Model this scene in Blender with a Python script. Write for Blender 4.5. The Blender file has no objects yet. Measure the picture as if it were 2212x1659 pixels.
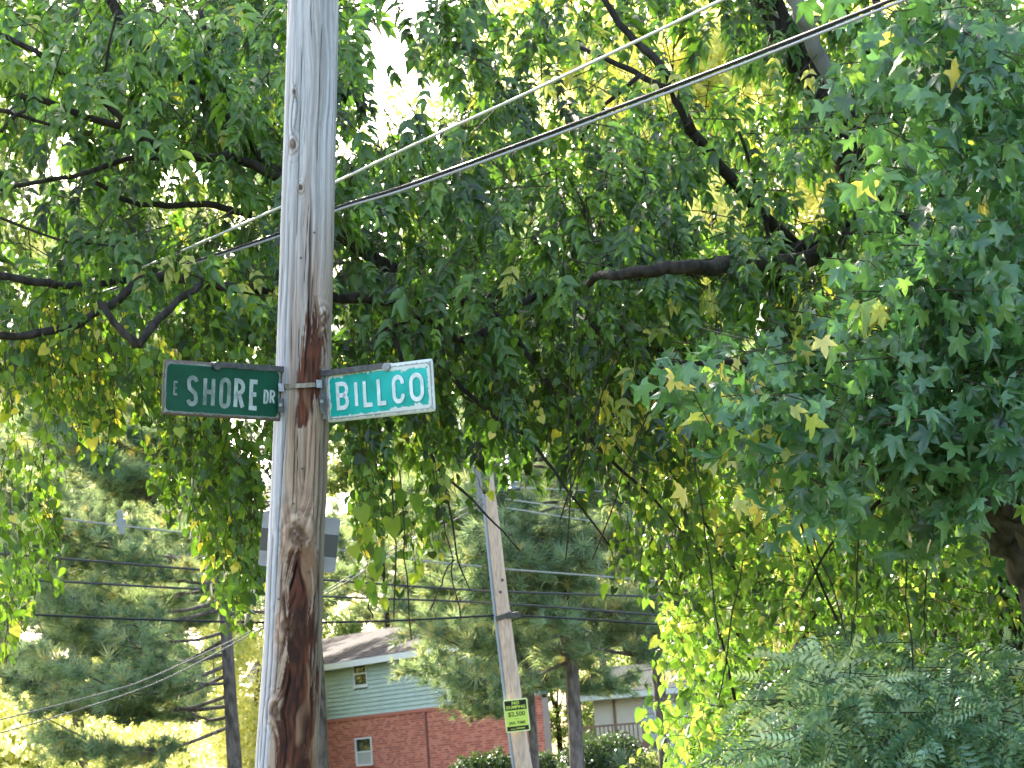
import bpy, math, random
import numpy as np
from mathutils import Vector, Matrix

rng = np.random.default_rng(7)
random.seed(7)
SC = bpy.context.scene
COL = SC.collection

# ------------------------------------------------------------------ camera
F = 2520.0
PITCH = math.radians(8.5)
ROLL = math.radians(4.5)
CAM = np.array([0.0, 0.0, 1.6])
fwd = np.array([0, math.cos(PITCH), math.sin(PITCH)])
up0 = np.array([0, -math.sin(PITCH), math.cos(PITCH)])
rt0 = np.array([1.0, 0, 0])
RC = math.cos(ROLL) * rt0 - math.sin(ROLL) * up0
UC = math.cos(ROLL) * up0 + math.sin(ROLL) * rt0

cd = bpy.data.cameras.new('camera')
cd.sensor_width = 36
cd.lens = F / 1024 * 36
cd.clip_start = 0.1
cd.clip_end = 3000
cd.dof.use_dof = True
cd.dof.focus_distance = 10.2
cd.dof.aperture_fstop = 13
cam = bpy.data.objects.new('camera', cd)
COL.objects.link(cam)
M = Matrix.Identity(4)
for i in range(3):
    M[i][0] = RC[i]; M[i][1] = UC[i]; M[i][2] = -fwd[i]; M[i][3] = CAM[i]
cam.matrix_world = M
SC.camera = cam

# ------------------------------------------------------------------ light
SUN_EL, SUN_AZ = math.radians(36), math.radians(-24)     # azimuth from +Y towards +X
wd = bpy.data.worlds.new('World')
SC.world = wd
wd.use_nodes = True
nt = wd.node_tree
nt.nodes.clear()
sky = nt.nodes.new('ShaderNodeTexSky')
sky.sky_type = 'NISHITA'
sky.sun_disc = False
sky.sun_elevation = SUN_EL
sky.sun_rotation = SUN_AZ
sky.air_density = 1.0
sky.dust_density = 4.0
sky.ozone_density = 0.6
bg = nt.nodes.new('ShaderNodeBackground')
bg.inputs['Strength'].default_value = 0.15
wo = nt.nodes.new('ShaderNodeOutputWorld')
nt.links.new(sky.outputs[0], bg.inputs[0])
nt.links.new(bg.outputs[0], wo.inputs[0])
sl = bpy.data.lights.new('sun', 'SUN')
sl.energy = 3.2
sl.angle = math.radians(0.5)
sl.color = (1.0, 0.93, 0.8)
so = bpy.data.objects.new('sun', sl)
COL.objects.link(so)
sdir = Vector((math.sin(SUN_AZ) * math.cos(SUN_EL), math.cos(SUN_AZ) * math.cos(SUN_EL), math.sin(SUN_EL)))
so.rotation_euler = sdir.to_track_quat('Z', 'Y').to_euler()
so.location = (0, 0, 30)
vs = SC.view_settings
vs.view_transform = 'Standard'
vs.look = 'None'
vs.exposure = 2.5
vs.gamma = 1
vs.use_curve_mapping = False
cy = SC.cycles
cy.max_bounces = 7
cy.diffuse_bounces = 2
cy.glossy_bounces = 2
cy.transmission_bounces = 4
cy.transparent_max_bounces = 4
cy.caustics_reflective = False
cy.caustics_refractive = False
cy.sample_clamp_indirect = 6
try:
    cy.use_denoising = True; cy.denoiser = 'OPENIMAGEDENOISE'; cy.denoising_prefilter = 'FAST'; cy.denoising_input_passes = 'RGB_ALBEDO_NORMAL'
except Exception:
    pass

# ------------------------------------------------------------------ helpers
def at(x, y, d):
    """world point seen at pixel (x, y) of the 1024x768 frame, d metres away along the view axis"""
    x = np.asarray(x, float); y = np.asarray(y, float); d = np.asarray(d, float)
    k = ((x - 512) / F)[..., None] * RC - ((y - 384) / F)[..., None] * UC + fwd
    return CAM + k * d[..., None]

def A2(x, y, d):          # same with coordinates of the 2212 px wide overview
    return at(np.asarray(x, float) / 2.1602, np.asarray(y, float) / 2.1602, d)

def proj(P):
    q = np.asarray(P) - CAM
    z = q @ fwd
    return 512 + F * (q @ RC) / z, 384 - F * (q @ UC) / z, z

def ground_z(x, y):
    t = np.clip((np.asarray(y, float) - 26) / 50, 0, 1)
    return t * t * (3 - 2 * t) * 1.0

def norm(v):
    v = np.asarray(v, float)
    return v / np.maximum(np.linalg.norm(v, axis=-1, keepdims=True), 1e-9)

def link(name, me, parent=None):
    o = bpy.data.objects.new(name, me)
    COL.objects.link(o)
    if parent is not None:
        o.parent = parent
    return o

def tag(o, label=None, cat=None, group=None, kind=None):
    if label: o['label'] = label
    if cat: o['category'] = cat
    if group: o['group'] = group
    if kind: o['kind'] = kind
    return o

def thing(name, loc, label, cat, group=None):
    o = bpy.data.objects.new(name, None)
    o.empty_display_size = 0.2
    COL.objects.link(o)
    o.location = tuple(loc)
    return tag(o, label, cat, group)

def raw_mesh(name, V, Fc, mat, attr=None, col=None, smooth=False, origin=None):
    V = np.asarray(V, np.float32).reshape(-1, 3)
    if origin is not None:
        V = V - np.asarray(origin, np.float32)
    Fc = np.asarray(Fc, np.int32)
    k = Fc.shape[1]
    me = bpy.data.meshes.new(name)
    me.vertices.add(len(V)); me.vertices.foreach_set('co', V.ravel())
    me.loops.add(Fc.size); me.loops.foreach_set('vertex_index', Fc.ravel())
    me.polygons.add(len(Fc))
    me.polygons.foreach_set('loop_start', np.arange(0, Fc.size, k, dtype=np.int32))
    me.polygons.foreach_set('loop_total', np.full(len(Fc), k, np.int32))
    if smooth:
        me.polygons.foreach_set('use_smooth', np.ones(len(Fc), bool))
    if attr is not None:
        for an, av in attr.items():
            a = me.attributes.new(an, 'FLOAT', 'POINT')
            a.data.foreach_set('value', np.asarray(av, np.float32))
    if col is not None:
        a = me.attributes.new('wood', 'FLOAT_COLOR', 'POINT')
        c = np.ones((len(V), 4), np.float32); c[:, :3] = col
        a.data.foreach_set('color', c.ravel())
    me.materials.append(mat)
    me.update(calc_edges=True)
    return me

class Geo:
    """collects triangles and quads, builds one mesh"""
    def __init__(s): s.v = []; s.f = []
    def add(s, V, Fs):
        b = len(s.v); s.v += [tuple(map(float, p)) for p in V]
        s.f += [tuple(b + i for i in f) for f in Fs]
    def box(s, a, b, X=None, O=None):
        """box from corner a to b in the frame (O; rows of X)"""
        P = [(x, y, z) for x in (a[0], b[0]) for y in (a[1], b[1]) for z in (a[2], b[2])]
        P = np.array(P, float)
        if X is not None: P = np.asarray(O) + P @ np.asarray(X)
        s.add(P, [(0, 1, 3, 2), (4, 6, 7, 5), (0, 4, 5, 1), (2, 3, 7, 6), (0, 2, 6, 4), (1, 5, 7, 3)])
    def tube(s, pts, rad, n=8, cap=True, jit=0.0):
        pts = np.asarray(pts, float); m = len(pts)
        rad = np.broadcast_to(np.asarray(rad, float), (m,))
        T = norm(np.gradient(pts, axis=0))
        ref = np.array([0, 0, 1.0]) if abs(T[0][2]) < .9 else np.array([1.0, 0, 0])
        a = norm(np.cross(T[0], ref)); V = []
        for i in range(m):
            a = norm(a - T[i] * (a @ T[i])); b = np.cross(T[i], a)
            for k in range(n):
                th = 2 * math.pi * k / n
                r = rad[i] * (1 + jit * (rng.random() - .5))
                V.append(pts[i] + r * (math.cos(th) * a + math.sin(th) * b))
        Fs = [(i * n + k, i * n + (k + 1) % n, (i + 1) * n + (k + 1) % n, (i + 1) * n + k) for i in range(m - 1) for k in range(n)]
        if cap: Fs += [tuple(range(n))[::-1], tuple((m - 1) * n + k for k in range(n))]
        s.add(V, Fs)
    def prism(s, outline, thick, X, O, z0=0.0):
        """outline (u,v) extruded along third axis of frame X from z0 to z0+thick"""
        n = len(outline)
        P = [(u, v, z0) for u, v in outline] + [(u, v, z0 + thick) for u, v in outline]
        P = np.asarray(O) + np.array(P, float) @ np.asarray(X)
        s.add(P, [tuple(range(n))[::-1], tuple(range(n, 2 * n))] + [(k, (k + 1) % n, n + (k + 1) % n, n + k) for k in range(n)])
    def build(s, name, mat, parent=None, smooth=False, kind=None):
        me = bpy.data.meshes.new(name)
        off = np.zeros(3)
        if parent is not None:
            off = np.array(world_loc(parent))
        me.from_pydata([tuple(np.array(p) - off) for p in s.v], [], s.f)
        if smooth: me.polygons.foreach_set('use_smooth', [True] * len(me.polygons))
        me.materials.append(mat)
        me.update()
        o = link(name, me, parent)
        if kind: o['kind'] = kind
        return o

def world_loc(o):
    v = Vector((0, 0, 0))
    while o is not None:
        v += o.location; o = o.parent
    return v

def smooth_path(P, n=6):
    P = np.asarray(P, float)
    Q = np.vstack([2 * P[0] - P[1], P, 2 * P[-1] - P[-2]]); out = []
    for i in range(1, len(Q) - 2):
        for t in np.arange(n) / n:
            out.append(0.5 * ((2 * Q[i]) + (-Q[i-1] + Q[i+1]) * t + (2*Q[i-1] - 5*Q[i] + 4*Q[i+1] - Q[i+2]) * t*t + (-Q[i-1] + 3*Q[i] - 3*Q[i+1] + Q[i+2]) * t**3))
    out.append(P[-1])
    return np.array(out)

def vnoise(x, y, seed=0):
    x = np.asarray(x, float); y = np.asarray(y, float)
    xi = np.floor(x).astype(np.int64); yi = np.floor(y).astype(np.int64)
    fx = x - xi; fy = y - yi
    fx = fx * fx * (3 - 2 * fx); fy = fy * fy * (3 - 2 * fy)
    def h(a, b):
        n = (a * 374761393 + b * 668265263 + seed * 1442695041) & 0x7fffffff
        n = ((n ^ (n >> 13)) * 1274126177) & 0x7fffffff
        n = (n ^ (n >> 16)) & 0xffffff
        return n / float(0xffffff)
    return (h(xi, yi) * (1 - fx) + h(xi + 1, yi) * fx) * (1 - fy) + (h(xi, yi + 1) * (1 - fx) + h(xi + 1, yi + 1) * fx) * fy

def sstep(a, b, x):
    t = np.clip((np.asarray(x, float) - a) / (b - a), 0, 1)
    return t * t * (3 - 2 * t)

# ------------------------------------------------------------------ materials
def mat_new(name):
    m = bpy.data.materials.new(name); m.use_nodes = True
    t = m.node_tree; p = t.nodes['Principled BSDF']
    return m, t, p

def plain(name, c, rough=.6, spec=.4, metal=0, noise=0.0, nscale=8, bump=0.0, c2=None, stretch=None):
    m, t, p = mat_new(name)
    p.inputs['Base Color'].default_value = (*c, 1)
    p.inputs['Roughness'].default_value = rough
    p.inputs['Specular IOR Level'].default_value = spec
    p.inputs['Metallic'].default_value = metal
    if noise or bump:
        tc = t.nodes.new('ShaderNodeTexCoord'); n = t.nodes.new('ShaderNodeTexNoise')
        n.inputs['Scale'].default_value = nscale; n.inputs['Detail'].default_value = 6
        if stretch:
            mp = t.nodes.new('ShaderNodeMapping'); mp.inputs['Scale'].default_value = stretch
            t.links.new(tc.outputs['Object'], mp.inputs[0]); t.links.new(mp.outputs[0], n.inputs['Vector'])
        else:
            t.links.new(tc.outputs['Object'], n.inputs['Vector'])
        if noise:
            r = t.nodes.new('ShaderNodeValToRGB')
            c2 = c2 or tuple(v * (1 - noise) for v in c)
            r.color_ramp.elements[0].position = .35; r.color_ramp.elements[1].position = .65
            r.color_ramp.elements[0].color = (*c2, 1); r.color_ramp.elements[1].color = (*c, 1)
            t.links.new(n.outputs[0], r.inputs[0]); t.links.new(r.outputs[0], p.inputs['Base Color'])
        if bump:
            b = t.nodes.new('ShaderNodeBump'); b.inputs['Strength'].default_value = bump
            b.inputs['Distance'].default_value = .02
            t.links.new(n.outputs[0], b.inputs['Height']); t.links.new(b.outputs[0], p.inputs['Normal'])
    return m

def leaf_mat(name, stops, trans=.4, tgain=(1.5, 1.25, .6), rough=.42, spec=.5):
    """stops: list of (pos, rgb) over the per-leaf attribute 'hue'"""
    m, t, p = mat_new(name)
    at_ = t.nodes.new('ShaderNodeAttribute'); at_.attribute_name = 'hue'
    r = t.nodes.new('ShaderNodeValToRGB'); e = r.color_ramp.elements
    e[0].position = stops[0][0]; e[0].color = (*stops[0][1], 1)
    e[1].position = stops[-1][0]; e[1].color = (*stops[-1][1], 1)
    for pos, c in stops[1:-1]:
        k = e.new(pos); k.color = (*c, 1)
    t.links.new(at_.outputs['Fac'], r.inputs[0])
    t.links.new(r.outputs[0], p.inputs['Base Color'])
    p.inputs['Roughness'].default_value = rough
    p.inputs['Specular IOR Level'].default_value = spec
    tr = t.nodes.new('ShaderNodeBsdfTranslucent')
    mu = t.nodes.new('ShaderNodeMix'); mu.data_type = 'RGBA'; mu.blend_type = 'MULTIPLY'
    mu.inputs[0].default_value = 1
    t.links.new(r.outputs[0], mu.inputs[6]); mu.inputs[7].default_value = (*[g * 2 for g in tgain], 1)
    mu.clamp_result = False
    t.links.new(mu.outputs[2], tr.inputs[0])
    mx = t.nodes.new('ShaderNodeMixShader'); mx.inputs[0].default_value = trans
    out = t.nodes['Material Output']
    t.links.new(p.outputs[0], mx.inputs[1]); t.links.new(tr.outputs[0], mx.inputs[2])
    t.links.new(mx.outputs[0], out.inputs['Surface'])
    return m

MAT = {}
MAT['elder'] = leaf_mat('elder_leaf', [(0, (.022, .046, .010)), (.45, (.066, .145, .024)), (.8, (.13, .245, .04)), (.94, (.23, .34, .06)), (1, (.5, .46, .12))], .32, tgain=(1.15, 1.2, .5), spec=.7, rough=.36)
MAT['vine'] = leaf_mat('vine_leaf', [(0, (.02, .04, .008)), (.45, (.062, .128, .018)), (.8, (.12, .215, .03)), (.93, (.24, .29, .04)), (1, (.48, .42, .09))], .42, tgain=(1.15, 1.2, .55))
MAT['gum'] = leaf_mat('sweetgum_leaf', [(0, (.028, .07, .028)), (.45, (.07, .17, .062)), (.8, (.13, .27, .105)), (.93, (.24, .38, .08)), (1, (.62, .54, .18))], .3, tgain=(1.2, 1.2, .55), rough=.32, spec=.8)
MAT['under'] = leaf_mat('understory_leaf', [(0, (.03, .065, .013)), (.4, (.10, .205, .03)), (.8, (.21, .34, .06)), (.95, (.36, .38, .09)), (1, (.55, .5, .15))], .35, tgain=(.95, 1.0, .55), spec=.9, rough=.3)
MAT['wist'] = leaf_mat('wisteria_leaf', [(0, (.025, .065, .03)), (.45, (.085, .195, .105)), (.8, (.19, .34, .22)), (.93, (.34, .50, .38)), (1, (.42, .42, .1))], .28, rough=.28, spec=.9)
MAT['far'] = leaf_mat('far_yellow_leaf', [(0, (.24, .30, .10)), (.4, (.52, .54, .25)), (.8, (.70, .67, .38)), (1, (.74, .66, .34))], .6, tgain=(.95, .92, .72))
MAT['farg'] = leaf_mat('far_green_leaf', [(0, (.07, .11, .04)), (.6, (.2, .26, .09)), (1, (.42, .43, .15))], .5, tgain=(1.1, 1.05, .8))
MAT['needle'] = leaf_mat('pine_needle', [(0, (.08, .125, .085)), (.5, (.18, .28, .19)), (.85, (.27, .39, .27)), (1, (.36, .36, .2))], .3, rough=.5, spec=.4)  # paled and blued so the needle colour carries the haze
MAT['bush'] = leaf_mat('bush_leaf', [(0, (.018, .045, .02)), (1, (.05, .1, .04))], .25)
MAT['bark'] = plain('dark_bark', (.06, .05, .04), .9, .2, noise=.6, nscale=30, bump=.8, stretch=(1, 1, .3))
MAT['gumbark'] = plain('sweetgum_bark', (.13, .115, .095), .9, .2, noise=.6, nscale=24, bump=1, stretch=(1, 1, .25))
MAT['greybark'] = plain('smooth_grey_bark', (.26, .25, .22), .85, .2, noise=.35, nscale=12, bump=.4, stretch=(1, 1, .3))
MAT['pinebark'] = plain('pine_bark', (.23, .19, .175), .9, .2, noise=.65, nscale=14, bump=1, stretch=(1, 1, .35))
MAT['twig'] = plain('twig', (.07, .055, .04), .85, .2)
MAT['cablelight'] = plain('weathered_aluminium_cable', (.62, .64, .62), .45, .5, metal=.2)
MAT['cablefar'] = plain('dull_aluminium_line', (.30, .32, .31), .6, .3)
MAT['cableblack'] = plain('black_cable_sheath', (.015, .017, .02), .4, .25)
MAT['cabledull'] = plain('dark_cable', (.035, .04, .042), .5, .4)
MAT['galv'] = plain('galvanised_steel', (.34, .35, .36), .5, .5, metal=.5, noise=.35, nscale=60)
MAT['darksteel'] = plain('dirty_steel', (.12, .12, .12), .55, .5, metal=.4, noise=.5, nscale=50)
MAT['signback'] = plain('bare_sign_sheet', (.42, .425, .43), .6, .3, noise=.25, nscale=14)
MAT['signdark'] = plain('dark_sign_band', (.11, .11, .10), .6, .4)
MAT['porcelain'] = plain('grey_porcelain', (.3, .34, .36), .25, .6)

# ------------------------------------------------------------------ ground, road
def build_ground():
    xs = np.concatenate([[-1200, -500, -250], np.arange(-120, 121, 4.0), [250, 500, 1200]])
    ys = np.concatenate([[-1200, -400, -150], np.arange(-40, 161, 4.0), [250, 500, 1200]])
    X, Y = np.meshgrid(xs, ys)
    Z = ground_z(X, Y) + (vnoise(X * .15, Y * .15, 3) - .5) * .12 * ((Y > 30) | (Y < 10))
    Z = np.where((Y > 12) & (Y < 30), np.minimum(Z, ground_z(X, Y)), Z)
    V = np.stack([X, Y, Z], -1).reshape(-1, 3)
    nx = len(xs); q = []
    for j in range(len(ys) - 1):
        for i in range(nx - 1):
            a = j * nx + i; q.append((a, a + 1, a + nx + 1, a + nx))
    m = plain('grass_ground', (.055, .09, .03), .95, .1, noise=.5, nscale=1.5, bump=.5, c2=(.1, .085, .05))
    o = link('ground', raw_mesh('ground', V, q, m)); tag(o, kind='structure')
    g = Geo(); g.box((-60, 18, -.05), (60, 24.5, .012))
    o = g.build('road', plain('asphalt', (.05, .05, .052), .9, .2, noise=.3, nscale=40, bump=.2)); tag(o, kind='structure')
    km = plain('kerb_concrete', (.38, .37, .35), .9, .2, noise=.2, nscale=10)
    for y in (17.8, 24.5):
        g = Geo(); g.box((-60, y, -.05), (60, y + .2, .13))
        o = g.build('kerb', km); tag(o, kind='structure')
    g = Geo(); 
    for y in (21.05, 21.35): g.box((-60, y, .013), (60, y + .1, .018))
    o = g.build('road_marking', plain('yellow_line', (.6, .42, .05), .8)); tag(o, kind='structure')
build_ground()

# ------------------------------------------------------------------ near utility pole
PV = [-1600, 0, 795, 1078, 1137, 1400, 1659, 2700]
PL_ = [668, 621, 595, 583, 579, 567.5, 550, 491]
PR_ = [769, 733, 716, 706, 702, 696.5, 687, 640]
PD = 10.1
def pole_c(v):
    l = np.interp(v, PV, PL_); r = np.interp(v, PV, PR_)
    return (l + r) / 2, (r - l) / 2

def build_pole():
    base = A2(pole_c(2540)[0], 2540, PD)
    root = thing('utility_pole', (base[0], base[1], 0), 'weathered wooden utility pole with dark brown streaks, carrying the two green street signs', 'utility pole')
    vv = np.concatenate([np.linspace(-1600, -60, 30)[:-1], np.linspace(-60, 1740, 620), np.linspace(1740, 2700, 24)[1:]])
    nth = 150
    front = np.linspace(-1.75, 1.75, 124); back = np.linspace(1.75, 2 * math.pi - 1.75, nth - 124 + 2)[1:-1]
    th = np.concatenate([front, back]); nth = len(th)
    TH, VVv = np.meshgrid(th, vv)
    u = np.sin(TH); fr = np.cos(TH)
    c, hw = pole_c(VVv)
    R0 = hw / 2.1602 * PD / F
    w = VVv / 62.0                          # v in radius units
    a = TH
    # grain coordinate, bent round the knots
    knots = [(650, 1152, 36), (629, 1350, 27), (600, 1528, 23), (703, 692, 21), (655, 411, 9), (637, 318, 14), (668, 1620, 13), (640, 205, 8)]
    gr = a + (vnoise(a * 1.2, w * .35, 5) - .5) * .30 + (vnoise(a * 3, w * 1.1, 6) - .5) * .07
    kn = np.zeros_like(a); knc = np.zeros_like(a); ring = np.zeros_like(a)
    for kx, kv, kr in knots:
        kc, kh = pole_c(kv)
        ka = math.asin(max(-.98, min(.98, (kx - kc) / kh)))
        dx = (a - ka) * hw; dy = (VVv - kv)
        d = np.sqrt((dx * 1.1) ** 2 + (dy * .75) ** 2) / kr
        gr = gr + np.sign(dx) * .30 * (kr / 25) * np.exp(-(d / 1.6) ** 2) * np.where(np.abs(fr) > -2, 1, 0)
        kn = np.maximum(kn, np.exp(-(d / .95) ** 2))
        knc = np.maximum(knc, np.exp(-(d / .38) ** 2))
        wob = (vnoise(dx * .12 + kx, dy * .12, 9) - .5) * 1.6
        ring += np.cos(d * 8 + wob * 2.4) * np.exp(-(d / 1.5) ** 2)
    g1 = vnoise(gr * 9, w * .22, 11); g2 = vnoise(gr * 26, w * .5, 12); g3 = vnoise(gr * 60, w * 1.2, 13)
    grain = .45 * g1 + .35 * g2 + .2 * g3
    # long drying checks
    crack = sstep(.80, .93, vnoise(gr * 7.0, w * .10, 21)) * sstep(.42, .6, vnoise(gr * 2, w * .3, 22))
    crack = np.maximum(crack, .8 * sstep(.84, .95, vnoise(gr * 17, w * .25, 23)) * sstep(.35, .55, vnoise(gr * 3, w * .5, 24)))
    def line(u0, v0, u1, v1, wd):
        t = np.clip((VVv - v0) / (v1 - v0), 0, 1)
        cu = u0 + (u1 - u0) * t + (vnoise(w * .6, w * 0 + u0 * 10, 31) - .5) * .05
        m = np.exp(-((u - cu) / wd) ** 2) * sstep(v0 - 5, v0 + 25, VVv) * (1 - sstep(v1 - 25, v1 + 5, VVv)) * (fr > 0)
        return m
    for ln in [(-.50, 900, -.66, 1700, .018), (.35, 590, .30, 720, .022), (.12, 440, .05, 620, .012), (.78, 940, .82, 1180, .02), (.60, 900, .66, 1130, .015),
               (-.1, 880, -.12, 1100, .014), (-.28, 100, -.3, 520, .011), (.45, 60, .4, 360, .012), (-.75, 1150, -.8, 1650, .012), (.82, 1320, .86, 1700, .022),
               (.0, 930, .02, 1120, .012), (.2, 620, .14, 820, .012), (-.35, 1200, -.42, 1500, .012), (.92, 860, .94, 1500, .03), (-.6, 480, -.62, 780, .01)]:
        crack = np.maximum(crack, line(*ln))
    crack *= (1 - .7 * kn)
    # creosote stains (seen on the face towards the road)
    sx = np.interp(VVv, [640, 690, 760, 830, 900, 930, 1140, 1180, 1300, 1350, 1420, 1550, 1660, 1800], [688, 686, 683, 676, 657, 652, 655, 662, 655, 655, 652, 646, 640, 632])
    sw = np.interp(VVv, [640, 690, 740, 800, 830, 870, 915, 925, 1165, 1190, 1290, 1330, 1380, 1450, 1560, 1660, 1800], [0, 13, 19, 26, 34, 20, 9, 0, 0, 24, 30, 24, 28, 34, 40, 43, 44])
    dxs = (VVv * 0 + c + u * hw) - sx
    en = (vnoise(gr * 8, w * .55, 41) - .5) * 22 + (vnoise(gr * 28, w * 1.1, 42) - .5) * 22 + (vnoise(gr * 50, w * 5, 49) - .5) * 8
    stain = (1 - sstep(-2, 6, np.abs(dxs) - sw + en)) * (fr > -.1) * (sw > .1)
    resin = .75 * stain * sstep(.64, .78, vnoise(gr * 5 + 2 * vnoise(a * 2, w * .8, 44), w * .55, 43))
    # rough splintered edge where bark strip is missing
    disp = -(.0045 * (1 - grain)) - .013 * crack - .006 * stain * (.3 + .6 * vnoise(gr * 6, w * .9, 45) + .6 * vnoise(gr * 18, w * 2.4, 47)) + .006 * kn * (1 + 1.1 * ring) - .008 * knc + .0012 * (vnoise(a * 2, w * .3, 50) - .5) + .0035 * resin
    Rr = R0 + disp
    # weathering colour, with some of the left side's pale skylight painted in
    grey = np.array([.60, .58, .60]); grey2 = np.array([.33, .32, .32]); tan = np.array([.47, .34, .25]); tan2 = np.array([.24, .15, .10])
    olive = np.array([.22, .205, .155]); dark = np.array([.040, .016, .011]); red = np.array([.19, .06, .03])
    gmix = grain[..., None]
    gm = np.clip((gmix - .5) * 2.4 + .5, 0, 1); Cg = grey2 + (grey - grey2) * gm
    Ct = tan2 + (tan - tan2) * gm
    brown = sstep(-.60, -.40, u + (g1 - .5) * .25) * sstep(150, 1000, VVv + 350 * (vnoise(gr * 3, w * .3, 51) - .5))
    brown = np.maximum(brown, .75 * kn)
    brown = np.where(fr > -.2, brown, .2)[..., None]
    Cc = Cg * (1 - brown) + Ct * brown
    pink = (sstep(.55, .8, vnoise(gr * 3, w * .25, 52)) * .5)[..., None]
    Cc = Cc * (1 - pink * .5) + Cc * np.array([1.12, .92, .86]) * pink * .5 + Cc * 0
    ol = (sstep(.62, .85, u) * sstep(300, 900, VVv) * .6)[..., None]
    Cc = Cc * (1 - ol) + olive * ol
    Cc *= (1 - .35 * knc[..., None]) * (1 + .42 * np.clip(ring, -1, 1)[..., None])
    st = stain[..., None]
    Cs = dark + (red - dark) * np.clip(.7 * g1 + .9 * vnoise(gr * 16, w * 2.2, 46) - .5, 0, 1)[..., None]
    Cs = Cs * (1 - resin[..., None]) + np.array([.33, .19, .11]) * resin[..., None]
    Cc = Cc * (1 - st) + Cs * st
    ks = sstep(.5, 1.3, kn + .5 * np.clip(-ring, 0, 1) + .4 * vnoise(gr * 8, w * 2, 61))[..., None] * .6; Cc = Cc * (1 - ks) + np.array([.12, .06, .035]) * ks
    Cc = Cc * (1 - .75 * np.clip(crack, 0, 1)[..., None])
    Cc *= (.9 + .2 * vnoise(gr * 40, w * 3, 60))[..., None]
    axis = A2(c[:, 0], vv, np.full(len(vv), PD))
    Fd = norm(np.array([0, -1.0, 0])); T = norm(axis[-1] - axis[0])
    Fd = norm(Fd - T * (Fd @ T)); Rd = norm(np.cross(T, Fd)); Rd = Rd if Rd @ RC > 0 else -Rd
    P = axis[:, None, :] + Rr[..., None] * (u[..., None] * Rd + fr[..., None] * Fd)
    n = len(vv); idx = np.arange(n * nth).reshape(n, nth); nx = np.roll(idx, -1, axis=1)
    q = np.stack([idx[:-1], nx[:-1], nx[1:], idx[1:]], -1).reshape(-1, 4)[:, ::-1]
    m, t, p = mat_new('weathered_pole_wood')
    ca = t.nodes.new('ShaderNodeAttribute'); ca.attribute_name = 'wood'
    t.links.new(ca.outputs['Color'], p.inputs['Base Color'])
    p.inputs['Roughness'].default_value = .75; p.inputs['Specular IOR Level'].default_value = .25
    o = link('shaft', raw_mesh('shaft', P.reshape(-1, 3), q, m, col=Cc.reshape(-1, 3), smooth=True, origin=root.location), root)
    return root, axis, Fd, Rd
POLE, _, PFd, PRd = build_pole()

def nails():
    for u, v in ((-.35, 1250), (-.42, 1290), (.2, 1010), (-.1, 560), (.35, 505), (-.3, 1480), (-.05, 1085), (.55, 1230)):
        c, hw = pole_c(v); r = hw / 2.1602 * PD / F; a = math.asin(u); o = PRd * math.sin(a) + PFd * math.cos(a)
        p = A2(c, v, PD) + o * (r - .008); g = Geo(); g.tube([p, p + o * .010, p + o * .0101, p + o * .013], [.0018, .0018, .0045, .0045], 6)
        g.build('nail', MAT['darksteel'], POLE)
nails()

def pole_ring(v, extra):
    c, hw = pole_c(v)
    return A2(c, v, PD), hw / 2.1602 * PD / F + extra

# ------------------------------------------------------------------ lettering from strokes
def arc(cx, cy_, rx, ry, a0, a1, n=10):
    return [(cx + rx * math.cos(math.radians(a0 + (a1 - a0) * i / n)), cy_ + ry * math.sin(math.radians(a0 + (a1 - a0) * i / n))) for i in range(n + 1)]
def glyph(ch, w):
    r = w / 2
    if ch == 'E': return [[(w, 1), (0, 1), (0, 0), (w, 0)], [(0, .52), (w * .85, .52)]]
    if ch == 'H': return [[(0, 0), (0, 1)], [(w, 0), (w, 1)], [(0, .5), (w, .5)]]
    if ch == 'I': return [[(0, 0), (0, 1)]]
    if ch == 'L': return [[(0, 1), (0, 0), (w, 0)]]
    if ch == 'O': return [arc(r, 1 - r, r, r, 0, 180) + arc(r, r, r, r, 180, 360) + [(w, 1 - r)]]
    if ch == 'C': return [arc(r, 1 - r, r, r, -8, 180) + arc(r, r, r, r, 180, 368)]
    if ch == 'S': return [arc(r, 1 - r, r, r * .95, 10, 180, 9) + [(w * .12, .6), (w * .88, .40)] + arc(r, r, r, r * .95, 0, -172, 9)]
    if ch in 'RB':
        q = .24
        top = [(0, .5), (0, 1)] + [(w - q, 1)] + arc(w - q, .76, q, .24, 90, -90, 8) + [(0, .52)]
        if ch == 'R': return [[(0, 0), (0, .5)], top, [(w * .45, .5), (w, 0)]]
        return [top, [(0, .52), (0, 0), (w - q, 0)] + arc(w - q, .26, q, .26, -90, 90, 8)]
    if ch == 'D':
        return [[(0, 0), (0, 1), (w * .45, 1)] + arc(w * .45, .72, w * .55, .28, 90, 0, 5) + arc(w * .45, .28, w * .55, .28, 0, -90, 5) + [(0, 0)]]
    return []
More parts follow.
